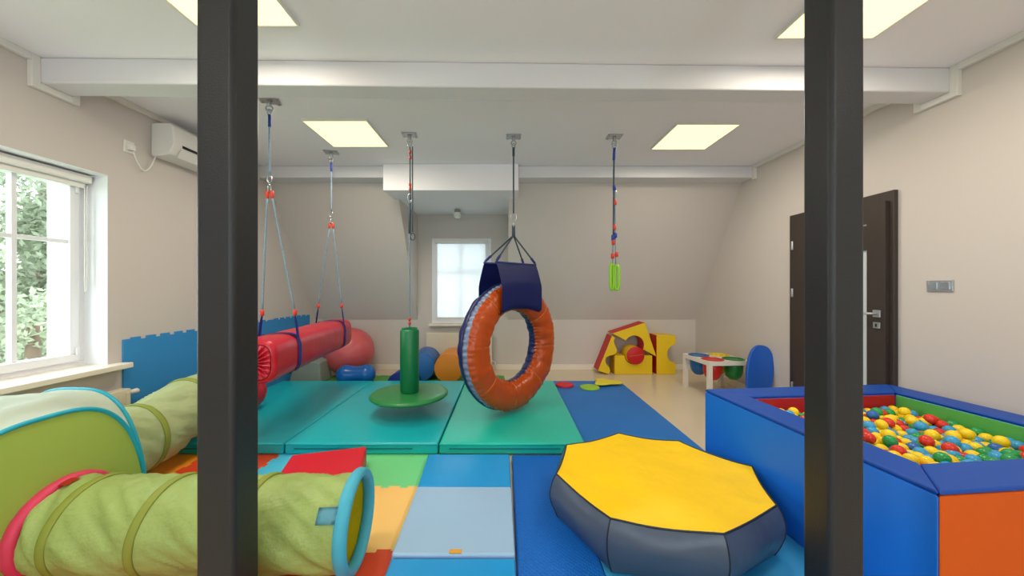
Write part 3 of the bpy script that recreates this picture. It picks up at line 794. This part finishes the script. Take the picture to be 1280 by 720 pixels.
# sling: a loop of cloth round the top of the ring
HW = 0.29
prof = []
def slingp(u, v):
    x = (u*2-1)*HW
    zt = 1.44; zb = 0.985-0.7*x*x
    # v 0..1 : front top -> front bottom -> under -> back top
    L1 = 0.42
    if v < L1:
        f = v/L1; y = -0.08-0.08*min(1, f*2.0)**0.8; z = zt+(zb+0.06-zt)*f
    elif v <= 1-L1:
        f = (v-L1)/(1-2*L1); a = PI*f; y = -0.16*math.cos(a); z = zb+0.06-0.06*math.sin(a)
    else:
        f = (1-v)/L1; y = 0.08+0.08*min(1, f*2.0)**0.8; z = zt+(zb+0.06-zt)*f
    return (x, y, z)
bm = bmesh.new(); grid(bm, slingp, 17, 41); bmesh.ops.solidify(bm, geom=bm.faces[:], thickness=0.005)
obj('sling', bm, 'sling', t, smooth=True, sharp=50)
for y in (-0.08, 0.08): obj('sling_bar', tb([(-HW-0.005, y, 1.44), (HW+0.005, y, 1.44)], 0.009, 8), 'sling', t, smooth=True)
inv = pmat(t).inverted()
jl = inv @ Vector((hx, hy, 1.95))
carabiner(t, (hx, hy, ZC-0.10), 0.05); carabiner(t, (hx, hy, 2.05), 0.09); carabiner(t, (hx, hy, 1.975), 0.06, (1, 0, 0))
rope(t, (hx, hy, ZC-0.12), (hx, hy, 2.09), 0.008, 'rope_dark')
obj('rope_sleeve', tb([(hx, hy, ZC-0.115), (hx, hy, ZC-0.20)], 0.012, 8), 'rope_dark', t, world=True, smooth=True)
bm = bmesh.new(); tube(bm, [jl+Vector((0, 0, 0.02)), jl-Vector((0, 0, 0.10))], 0.018, 10); obj('rope_knot', bm, 'rope_dark', t, smooth=True)
for sx in (-1, 1):
    for y in (-0.08, 0.08):
        e = Vector((sx*(HW-0.005), y, 1.45)); s0 = jl-Vector((0, 0, 0.08))
        obj('rope', tb([s0, s0.lerp(e, 0.5), e], 0.008, 8), 'rope_dark', t, smooth=True)
        obj('rope_sleeve', tb([s0.lerp(e, 0.80), s0.lerp(e, 0.97)], 0.0125, 8), 'sling', t, smooth=True)

# hanging rope with lime grips
hx, hy = 1.096, 3.53
hook(hx, hy, 'steel ceiling hook holding the rope with lime grips', 0.0)
t = thing('grip_rope', 'knotted hanging rope with two lime green hand grips', 'swing', (hx, hy, 1.34))
Z = lambda py: 1.34+(360-py)*hy/438
carabiner(t, (hx, hy, ZC-0.10), 0.06)
obj('rope_sleeve', tb([(hx, hy, ZC-0.12), (hx-0.006, hy, Z(200))], 0.014, 8), 'strap_blue', t, world=True, smooth=True)
rope(t, (hx-0.004, hy, Z(198)), (hx-0.01, hy, Z(296)), 0.009, 'rope_dark')
rope(t, (hx+0.005, hy, Z(232)), (hx+0.012, hy, Z(330)), 0.006, 'rope')
rope(t, (hx-0.012, hy, Z(290)), (hx-0.02, hy, Z(332)), 0.006, 'rope')
carabiner(t, (hx, hy, Z(242)), 0.07)
for dx, py, m in ((0, 235, 'strap_blue'), (0.006, 253, 'red_tag'), (0.0, 284, 'red_tag'), (0.01, 294, 'strap_blue'), (-0.014, 297, 'strap_blue'), (-0.01, 303, 'red_tag'), (0.022, 318, 'red_tag'), (-0.018, 320, 'red_tag')):
    stopper(t, (hx+dx, hy, Z(py)), (0, 0, 1), 0.055, 0.017, m)
for dx, a, top in ((-0.026, 0.5, 330), (0.026, -0.4, 332)):
    c = Vector((hx+dx, hy, (Z(top)+Z(362))/2)); hgt = (Z(top)-Z(362))/2
    dr = Vector((math.cos(a), math.sin(a), 0))
    pts = []
    for k in range(28):
        th = 2*PI*k/28; ss, cc = math.sin(th), math.cos(th)
        pts.append(c + dr*0.019*math.copysign(abs(cc)**0.6, cc) + Vector((0, 0, hgt*math.copysign(abs(ss)**0.6, ss))))
    obj('hand_grip', tb(pts, 0.015, 8, closed=True), 'lime', t, world=True, smooth=True)

# ------------------------------------------------------------------ balls, rolls and cushions at the back
def sphere(name, c, r, m, label, cat, seg=40):
    prof = [(r*math.sin(PI*k/24), r-r*math.cos(PI*k/24)) for k in range(25)]
    o = obj(name, lt(prof, seg), m, smooth=True); o.location = (c[0], c[1], c[2]-r); return tag(o, label, cat)
sphere('exercise_ball', (-2.38, 5.345, 0.374), 0.36, 'ball_pink', 'large pink red exercise ball in the back left corner', 'ball')
sphere('play_ball', (-2.60, 3.52, 0.285), 0.17, 'ball_red', 'red ball on the teal mat half behind the left pillar', 'ball')
t = []
prof = []
for k in range(41):
    f = k/40; x = (f-0.5)*0.52; d = abs(x)
    e = 0.26
    r = 0.135*math.sqrt(max(0, 1-((d-0.125)/0.135)**2)) if d > 0.125 else 0.135-0.022*math.cos(PI*d/0.25)
    prof.append((max(r, 0) if 0 < k < 40 else 0, x))
o = obj('peanut_ball', lt(prof, 36, (0, 0, 0.136), 'X'), 'peanut', smooth=True); o.location = (-2.06, 4.83, 0.013); o.rotation_euler = (0, 0, 0.1)
tag(o, 'glossy blue peanut shaped ball in front of the pink ball', 'ball')
bm = soft_slab('g', -0.22, 0.22, -0.16, 0.16, 0, 0.30, 'grey_foam', 0.03, 0.02)
for v in bm.verts:
    if v.co.z > 0.1: v.co.x = v.co.x*0.8+0.03
o = obj('floor_cushion', bm, 'grey_foam', bevel=0.04, seg=4); o.location = (-2.78, 5.0, 0.0125); tag(o, 'grey floor cushion in the back left corner', 'cushion')
def roll(x, y, r, L, m, label, rzz, zz=0.0125):
    t = thing('foam_roll', label, 'foam roll', (x, y, zz), rzz, 'foam rolls under the dormer window')
    obj('cover', lt(capped(r, 0, L, 0.018), 44, (0, 0, r), 'Y'), m, t, smooth=True)
    obj('end_piping', tb([(r*0.985*math.cos(2*PI*k/44), 0.006, r+r*0.985*math.sin(2*PI*k/44)) for k in range(44)], 0.005, 6, closed=True), m, t, smooth=True)
roll(-0.80, 4.92, 0.20, 0.56, 'foam_orange', 'orange foam roll under the dormer window', 0.04)
roll(-1.215, 5.0, 0.20, 0.56, 'foam_blue', 'blue foam roll behind the green padded post', 0.03)
bm = bmesh.new(); n = 20
pr = [(0.21*math.cos(PI*k/n), 0.19*math.sin(PI*k/n)) for k in range(n+1)]
bm = hexa([(x, 0, z) for x, z in pr], [(x, 0.24, z) for x, z in pr])
o = obj('half_roll', bm, 'foam_navy', bevel=0.008); o.location = (-1.41, 4.75, 0.0125); tag(o, 'dark navy half roll foam shape behind the green padded post', 'foam roll')

# stepping pads
def pad(x, y, rx, ry, m, label, z, n=28, tri=False, tilt=0.0):
    pts = []
    for k in range(n):
        a = 2*PI*k/n; f = 1.0
        if tri: f = 0.80+0.20*math.cos(3*a+0.6)
        pts.append((rx*f*math.cos(a), ry*f*math.sin(a)))
    o = obj('stepping_pad', hexa([(a, b, 0) for a, b in pts], [(a*0.94, b*0.94, 0.022) for a, b in pts]), m, bevel=0.005)
    o.location = (x, y, z); o.rotation_euler = (0, tilt, 0); tag(o, label, 'pad', 'stepping pads on the blue mat')
pad(0.79, 4.70, 0.125, 0.125, 'red_foam', 'round red stepping pad on the blue mat', 0.033)
pad(1.10, 4.58, 0.13, 0.12, 'pad_green', 'round lime green stepping pad under the yellow pad', 0.033)
pad(1.36, 4.74, 0.22, 0.16, 'pad_yellow', 'yellow rounded triangle stepping pad overlapping the green pad', 0.059, tri=True, tilt=0.0)

# ------------------------------------------------------------------ foam building blocks
BYF = 5.43
def bp(zx, zy): return (0.8461+zx*0.002916, max(0.0, 1.068-zy*0.002916))
def block(name, pts, red, label, y0=BYF, y1=BYF+0.27, front='block_yellow', side='block_red'):
    P2 = [bp(*p) for p in pts]; bm = bmesh.new()
    a = [bm.verts.new((x, y0, z)) for x, z in P2]; b = [bm.verts.new((x, y1, z)) for x, z in P2]; n = len(a)
    bm.faces.new(a); bm.faces.new(b)
    for i in range(n):
        f = bm.faces.new((a[i], a[(i+1) % n], b[(i+1) % n], b[i])); f.material_index = 1 if i in red else 0
    o = obj(name, bm, [front, side], bevel=0.007)
    cx = sum(p[0] for p in P2)/n
    return tag(origin(o, (cx, y0, min(p[1] for p in P2))), label, 'foam block', 'foam building blocks by the back wall')
def arcp(c, r, a0, a1, n=14): return [(c[0]+r*math.cos(D(a0+(a1-a0)*k/n)), c[1]+r*math.sin(D(a0+(a1-a0)*k/n))) for k in range(n+1)]
# base: flat block with half-round cut-out in the top (zoomed-plan units, y downwards)
base = [(290, 366), (290, 266)] + arcp((393, 262), 50, 175, 5) + [(490, 266), (490, 366)]
block('foam_block', base, set(range(2, 16)), 'low yellow foam block with half round hollow carrying the red disc')
left = [(200, 346), (275, 160), (292, 170), (286, 192), (293, 214), (304, 236), (300, 252), (284, 263), (262, 268), (246, 276), (241, 292), (247, 312), (262, 328), (267, 345), (258, 366)]
block('foam_block', left, {0} | set(range(2, 14)), 'yellow foam block with red back leaning against the block stack')
dx, dy = 0.888, 0.463; nx_, ny_ = 0.463, -0.888
bite = [(395+50*(math.cos(D(a))*dx+math.sin(D(a))*nx_), 210+50*(math.cos(D(a))*dy+math.sin(D(a))*ny_)) for a in [180-180*k/16 for k in range(17)]]
tri = [(276, 148)] + bite + [(512, 271), (451, 90)]
block('foam_block', tri, set(range(1, 17)) | {19}, 'yellow triangular foam block with red edge on top of the stack')
rg = [(512, 366), (512, 157), (614, 160), (614, 208)] + arcp((622, 258), 50, 270, 90)[1:-1] + [(614, 308), (614, 366)]
rg = [(512, 366), (512, 157), (614, 160), (614, 209)] + [(614-44*math.sin(PI*k/12), 258-49*math.cos(PI*k/12)) for k in range(1, 12)] + [(614, 307), (614, 366)]
block('foam_block', rg, {0}, 'upright yellow foam block with half round notch on its right side')
cx, cz = bp(393, 262)
t = thing('foam_cylinder', 'short red faced foam cylinder nested in the yellow block', 'foam block', (cx, BYF-0.06, cz-0.137), 0, 'foam building blocks by the back wall')
obj('round_side', lt([(0.137, 0), (0.137, 0.26)], 40, (0, 0, 0.137), 'Y'), 'block_yellow', t, smooth=True)
obj('round_face', lt([(0, -0.008), (0.128, -0.008), (0.137, 0.0)], 40, (0, 0, 0.137), 'Y'), 'block_red', t, smooth=True)
obj('round_back', lt([(0, 0.26), (0.137, 0.26)], 40, (0, 0, 0.137), 'Y'), 'block_red', t)
obj('face_seam', tb([(-0.10, -0.009, 0.13), (0.0, -0.0105, 0.14), (0.11, -0.009, 0.155)], 0.003, 6), 'thread', t)

# ------------------------------------------------------------------ activity table and balance board
TC = (2.705, 4.515); TR = math.radians(4); HS = 0.275
t = thing('activity_table', 'small white square table with four coloured bowls sunk in its top', 'table', (TC[0], TC[1], 0), TR)
bm = bmesh.new()
def ringface(cx, cy, h, r, z, n=40):
    o_, i_ = [], []
    for k in range(n):
        a = 2*PI*(k+0.5)/n; c, s = math.cos(a), math.sin(a); m_ = h/max(abs(c), abs(s))
        o_.append(bm.verts.new((cx+c*m_, cy+s*m_, z))); i_.append(bm.verts.new((cx+c*r, cy+s*r, z)))
    for k in range(n): bm.faces.new((o_[k], o_[(k+1) % n], i_[(k+1) % n], i_[k]))
    return i_
for sx in (-1, 1):
    for sy in (-1, 1):
        a = ringface(sx*HS/2, sy*HS/2, HS/2, 0.112, 0.45); b = ringface(sx*HS/2, sy*HS/2, HS/2, 0.112, 0.40)
        for k in range(40): bm.faces.new((a[k], a[(k+1) % 40], b[(k+1) % 40], b[k]))
for x0, x1, y0, y1 in ((-HS, HS, -HS, -HS+0.002), (-HS, HS, HS-0.002, HS), (-HS, -HS+0.002, -HS, HS), (HS-0.002, HS, -HS, HS)): box(bm, x0, x1, y0, y1, 0.399, 0.451)
obj('table_top', bm, 'table_white', t)
for sx in (-1, 1):
    for sy in (-1, 1):
        obj('leg', bx(sx*(HS-0.025)-0.025, sx*(HS-0.025)+0.025, sy*(HS-0.025)-0.025, sy*(HS-0.025)+0.025, 0, 0.40), 'table_white', t, bevel=0.003)
Mt = Matrix.Translation((TC[0], TC[1], 0)) @ Matrix.Rotation(TR, 4, 'Z')
for sx, sy, m, nm in ((-1, 1, 'bowl_blue', 'blue'), (-1, -1, 'bowl_red', 'red'), (1, 1, 'bowl_yellow', 'yellow'), (1, -1, 'bowl_green', 'green')):
    p = Mt @ Vector((sx*HS/2, sy*HS/2, 0.20))
    bt = thing('activity_bowl', nm+' bowl sunk in the white activity table', 'bowl', p, TR, 'bowls in the activity table')
    pr = [(0, 0.0), (0.05, 0.002), (0.085, 0.04), (0.103, 0.10), (0.108, 0.25), (0.104, 0.25), (0.098, 0.10), (0.08, 0.045), (0.045, 0.008), (0, 0.006)]
    obj('bowl_shell', lt(pr, 36), m, bt, smooth=True)
    obj('rim', lt([(0.104, 0.2515), (0.106, 0.258), (0.125, 0.258), (0.128, 0.2515), (0.104, 0.2515)], 36), m, bt, smooth=True)
    obj('lid', lt([(0, 0.252), (0.06, 0.250), (0.106, 0.244), (0.106, 0.240), (0, 0.246)], 36), m, bt, smooth=True)
    if nm == 'yellow':
        for q in range(7):
            a = 2*PI*q/6; rr_ = 0.0 if q == 6 else 0.062
            obj('knob', lt([(0.024*math.cos(PI/2*k/5), 0.248+0.018*math.sin(PI/2*k/5)) for k in range(6)], 14, (rr_*math.cos(a), rr_*math.sin(a), 0)), m, bt, smooth=True)
# blue oval balance board leaning on the wall
bm = bmesh.new(); pts = []
for k in range(48):
    a = 2*PI*k/48; c, s = math.cos(a), math.sin(a)
    pts.append((0.155*math.copysign(abs(c)**0.8, c), 0.325*math.copysign(abs(s)**0.8, s)))
t = thing('balance_board', 'blue oval balance board leaning upright by the right wall', 'board', (2.885, 4.02, 0.035))
t.rotation_euler = (math.radians(-8), math.radians(11), 0)
obj('deck', hexa([(x, -0.02, z+0.326) for x, z in pts], [(x, 0.02, z+0.326) for x, z in pts]), 'board_blue', t, bevel=0.01, seg=3)
for z in (0.18, 0.50): obj('rocker', hexa([(x, 0.02, z+q) for x, q in ((-0.11, -0.015), (0.11, -0.015), (0.11, 0.015), (-0.11, 0.015))], [(x*0.5, 0.075, z+q) for x, q in ((-0.11, -0.015), (0.11, -0.015), (0.11, 0.015), (-0.11, 0.015))]), 'black', t, bevel=0.004)

# ------------------------------------------------------------------ yellow beanbag
ctr = Vector((0.865, 2.045))
oct_ = [(0.427, 2.458), (0.30, 2.077), (0.50, 1.673), (0.975, 1.564), (1.376, 1.778), (1.52, 2.16), (1.244, 2.52), (0.857, 2.66)]
K = 0.968
oct_ = [(x*K, y*K) for x, y in oct_]
ZT = 0.275; Z0 = 0.024
bag = thing('beanbag', 'octagonal beanbag seat with yellow top and slate grey sides', 'beanbag', (ctr.x, ctr.y, Z0))
NS = 12
rim = []
for i in range(8):
    a = Vector(oct_[i]); b = Vector(oct_[(i+1) % 8])
    for k in range(NS):
        f = k/NS; p = a.lerp(b, f); q = (p-ctr)
        pin = math.sin(PI*f)
        p = p - q.normalized()*0.004*pin
        z = ZT - 0.014*pin + 0.004*nz(p.x*6, p.y*6, 0)
        rim.append(Vector((p.x, p.y, z)))
N = len(rim); c3 = Vector((ctr.x, ctr.y, ZT))
def topbag(u, v):
    i = int(round(u*N)) % N; r = rim[i]; p = c3.lerp(r, v)
    ang = (i % NS)/NS
    zz = r.z*v**5 + (1-v**5)*(ZT-0.012) + 0.016*nz(p.x*3.2, p.y*3.2, 2)*math.sin(PI*v)+0.010*nz(p.x*8, p.y*8, 5)*v*v*math.sin(PI*v**1.5)
    return (p.x, p.y, zz)
bm = bmesh.new(); grid(bm, topbag, N, 18, cu=True)
bmesh.ops.remove_doubles(bm, verts=bm.verts[:], dist=1e-5)
obj('top_panel', bm, 'bag_yellow', bag, world=True, smooth=True)
def sidebag(i, v):
    r = rim[i % N]; q = Vector((r.x-ctr.x, r.y-ctr.y, 0)).normalized(); pin = math.sin(PI*((i % NS)/NS))
    out = (0.050*math.sin(PI*v**0.9) - 0.012*v)*(0.8+0.2*pin) + 0.008*nz(r.x*5, r.y*5, v*3)*math.sin(PI*v)
    # keep clear of the ball pit beside it
    z = r.z + (Z0-r.z)*v
    p = Vector((r.x, r.y, z)) + q*out
    p.x = min(p.x, 1.570-0.091*(p.y-1.275))
    return p
for s in range(8):
    bm = bmesh.new(); grid(bm, lambda u, v: sidebag(s*NS+int(round(u*NS)), v), NS+1, 14)
    obj('side_panel', bm, 'bag_slate', bag, world=True, smooth=True)
    obj('seam', tb([sidebag(s*NS, k/13) for k in range(14)], 0.0035, 6), 'piping_dark', bag, world=True, smooth=True)
obj('edge_piping', tb(rim, 0.0045, 8, closed=True), 'piping_dark', bag, world=True, smooth=True)
bm = bmesh.new(); bm.faces.new([bm.verts.new(sidebag(i, 1.0)) for i in range(N)]); obj('underside', bm, 'bag_slate', bag, world=True)

# ------------------------------------------------------------------ ball pit
PR = math.radians(5.2); PW, PD, PH, TH = 1.50, 1.30, 0.60, 0.19
pc = (1.578, 1.275)
pit = thing('ball_pit', 'blue padded square ball pit with orange front filled with balls', 'ball pit', (pc[0], pc[1], 0), PR)
def wallpiece(bot4, outer_m, inner_m, name='padded_wall'):
    # bot4: outer a, outer b, inner b, inner a
    bm = bmesh.new(); h = PH-0.02
    a = [bm.verts.new((x, y, 0)) for x, y in bot4]; b = [bm.verts.new((x, y, h)) for x, y in bot4]
    bm.faces.new(a); bm.faces.new(b)
    for i in range(4):
        f = bm.faces.new((a[i], a[(i+1) % 4], b[(i+1) % 4], b[i])); f.material_index = {0: 0, 2: 1}.get(i, 0)
    wl = obj(name, bm, [outer_m, inner_m], pit, bevel=0.008)
    e = 0.006
    bm = bmesh.new(); cx = sum(p[0] for p in bot4)/4; cy = sum(p[1] for p in bot4)/4
    bm.free()
    obj('top_cover', hexa([(x, y, h) for x, y in bot4], [(x, y, PH) for x, y in bot4]), 'pit_top', wl, bevel=0.010, seg=3)
O = [(0, 0), (PW, 0), (PW, PD), (0, PD)]; I = [(TH, TH), (PW-TH, TH), (PW-TH, PD-TH), (TH, PD-TH)]
wallpiece([O[0], O[1], I[1], I[0]], 'pit_orange', 'pit_blue')
wallpiece([O[1], O[2], I[2], I[1]], 'pit_blue', 'pit_green')
wallpiece([O[2], O[3], I[3], I[2]], 'pit_blue', 'pit_red')
wallpiece([O[3], O[0], I[0], I[3]], 'pit_blue', 'pit_blue')
obj('pit_floor', bx(TH, PW-TH, TH, PD-TH, 0, 0.03), 'pit_blue', pit)
# balls
RBALL = 0.031
ballme = {}
bname = ['yellow']*8 + ['blue']*5 + ['green']*4 + ['red']*4 + ['navy']
def ball_mesh(nm):
    bm = bmesh.new(); bmesh.ops.create_uvsphere(bm, u_segments=20, v_segments=12, radius=RBALL)
    me = bpy.data.meshes.new('pit_ball'); bm.to_mesh(me); bm.free()
    for p in me.polygons: p.use_smooth = True
    me.materials.append(MATS['ball_'+nm+'_plastic']); return me
for nm in set(bname): ballme[nm] = None
for nm in sorted(ballme): ballme[nm] = ball_mesh(nm)
MP = Matrix.Translation((pc[0], pc[1], 0)) @ Matrix.Rotation(PR, 4, 'Z')
txt = {'yellow': 'shiny yellow plastic ball in the ball pit', 'blue': 'shiny sky blue plastic ball in the ball pit', 'green': 'shiny green plastic ball in the ball pit', 'red': 'shiny red plastic ball in the ball pit', 'navy': 'shiny dark blue plastic ball in the ball pit'}
sp = 0.0655; y = TH+RBALL+0.004; row = 0; last = {}
lv, lf, li = [], [], []; cnt = 0; unit = ballme['yellow']
while y < PD-TH-RBALL:
    x = TH+RBALL+0.004+(sp/2 if row % 2 else 0); prev = None
    while x < PW-TH-RBALL:
        nm = random.choice(bname)
        if nm == prev: nm = random.choice(bname)
        prev = nm
        z = 0.472+random.uniform(-0.012, 0.016)+0.012*nz(x*4, y*4, 1)
        o = bpy.data.objects.new('pit_ball', ballme[nm]); C.objects.link(o)
        o.location = MP @ Vector((x+random.uniform(-0.004, 0.004), y+random.uniform(-0.004, 0.004), z))
        tag(o, txt[nm], 'ball', nm+' balls in the ball pit'); cnt += 1
        c = MP @ Vector((min(x+sp/2, PW-TH-RBALL), min(y+0.019, PD-TH-RBALL), 0.424)); b0 = len(lv)
        lv.extend((c+v.co)[:] for v in unit.vertices); ci = random.randrange(4)
        for p in unit.polygons: lf.append([b0+q for q in p.vertices]); li.append(ci)
        x += sp
    y += sp*0.866; row += 1
k = 0; tops = []
while len(tops) < 36:
    k += 1
    if k > 4000: break
    x = random.uniform(TH+0.06, PW-TH-0.06); yq = random.uniform(TH+0.06, PD-TH-0.06)
    if any((x-a)**2+(yq-b)**2 < 0.0052 for a, b in tops): continue
    tops.append((x, yq))
    nm = random.choice(bname)
    o = bpy.data.objects.new('pit_ball', ballme[nm]); C.objects.link(o); o.location = MP @ Vector((x, yq, 0.472+0.04))
    tag(o, txt[nm], 'ball', nm+' balls in the ball pit')
me = bpy.data.meshes.new('buried_balls'); me.from_pydata(lv, [], lf)
for nm in ('yellow', 'blue', 'green', 'red'): me.materials.append(MATS['ball_'+nm+'_plastic'])
me.polygons.foreach_set('material_index', li); me.polygons.foreach_set('use_smooth', [True]*len(lf))
o = bpy.data.objects.new('buried_balls', me); C.objects.link(o)
tag(origin(o, (2.2, 1.9, 0.37)), 'deeper layer of coloured plastic balls in the ball pit', 'balls', kind='stuff')

# ------------------------------------------------------------------ outdoors seen through the left window
o = struct(obj('ground', bx(-40, -3.6, -20, 30, -3.2, -3.0), 'grass'))
def tree(x, y, h, r, label, m, n, seed):
    rnd = random.Random(seed)
    t = thing('garden_tree', label, 'tree', (x, y, -3.0))
    obj('trunk', tb([(0, 0, 0), (0.1, 0.05, h*0.4), (0.0, 0.15, h*0.85)], [0.22, 0.16, 0.05], 10), 'bark', t, smooth=True)
    for k in range(4):
        a = k*1.7+seed; obj('branch', tb([(0.05, 0.03, h*0.35+k*0.3), (math.cos(a)*r*0.5, math.sin(a)*r*0.5, h*0.55+k*0.35), (math.cos(a)*r*0.8, math.sin(a)*r*0.8, h*0.68+k*0.3)], [0.09, 0.05, 0.02], 6), 'bark', t, smooth=True)
    bm = bmesh.new()
    blobs = [(rnd.uniform(-r*0.6, r*0.6), rnd.uniform(-r*0.6, r*0.6), h*0.60+rnd.uniform(-h*0.35, h*0.33), rnd.uniform(r*0.35, r*0.6)) for _ in range(14)]
    for k in range(n):
        b = rnd.choice(blobs); d = Vector((rnd.gauss(0, 1), rnd.gauss(0, 1), rnd.gauss(0, 1))).normalized()*b[3]*rnd.uniform(0.6, 1.05)
        c = Vector(b[:3])+d; s = rnd.uniform(0.03, 0.06)
        a = Vector((rnd.gauss(0, 1), rnd.gauss(0, 1), rnd.gauss(0, 1))).normalized(); e = a.orthogonal().normalized()
        q = a.cross(e)
        bm.faces.new([bm.verts.new(c+a*s*1.4), bm.verts.new(c+e*s*0.6+q*s*0.15), bm.verts.new(c-a*s*1.4), bm.verts.new(c-e*s*0.6+q*s*0.15)])
    o = obj('foliage', bm, m, t); o['kind'] = 'stuff'
tree(-9.0, 6.7, 7.8, 1.9, 'leafy garden tree seen through the left window', 'leaf_a', 20000, 3)
tree(-14.5, 10.5, 7.6, 2.6, 'paler garden tree further back outside the left window', 'leaf_b', 12000, 5)
tree(-6.6, 4.75, 4.6, 1.0, 'low leafy shrub close outside the left window', 'leaf_b', 7000, 8)
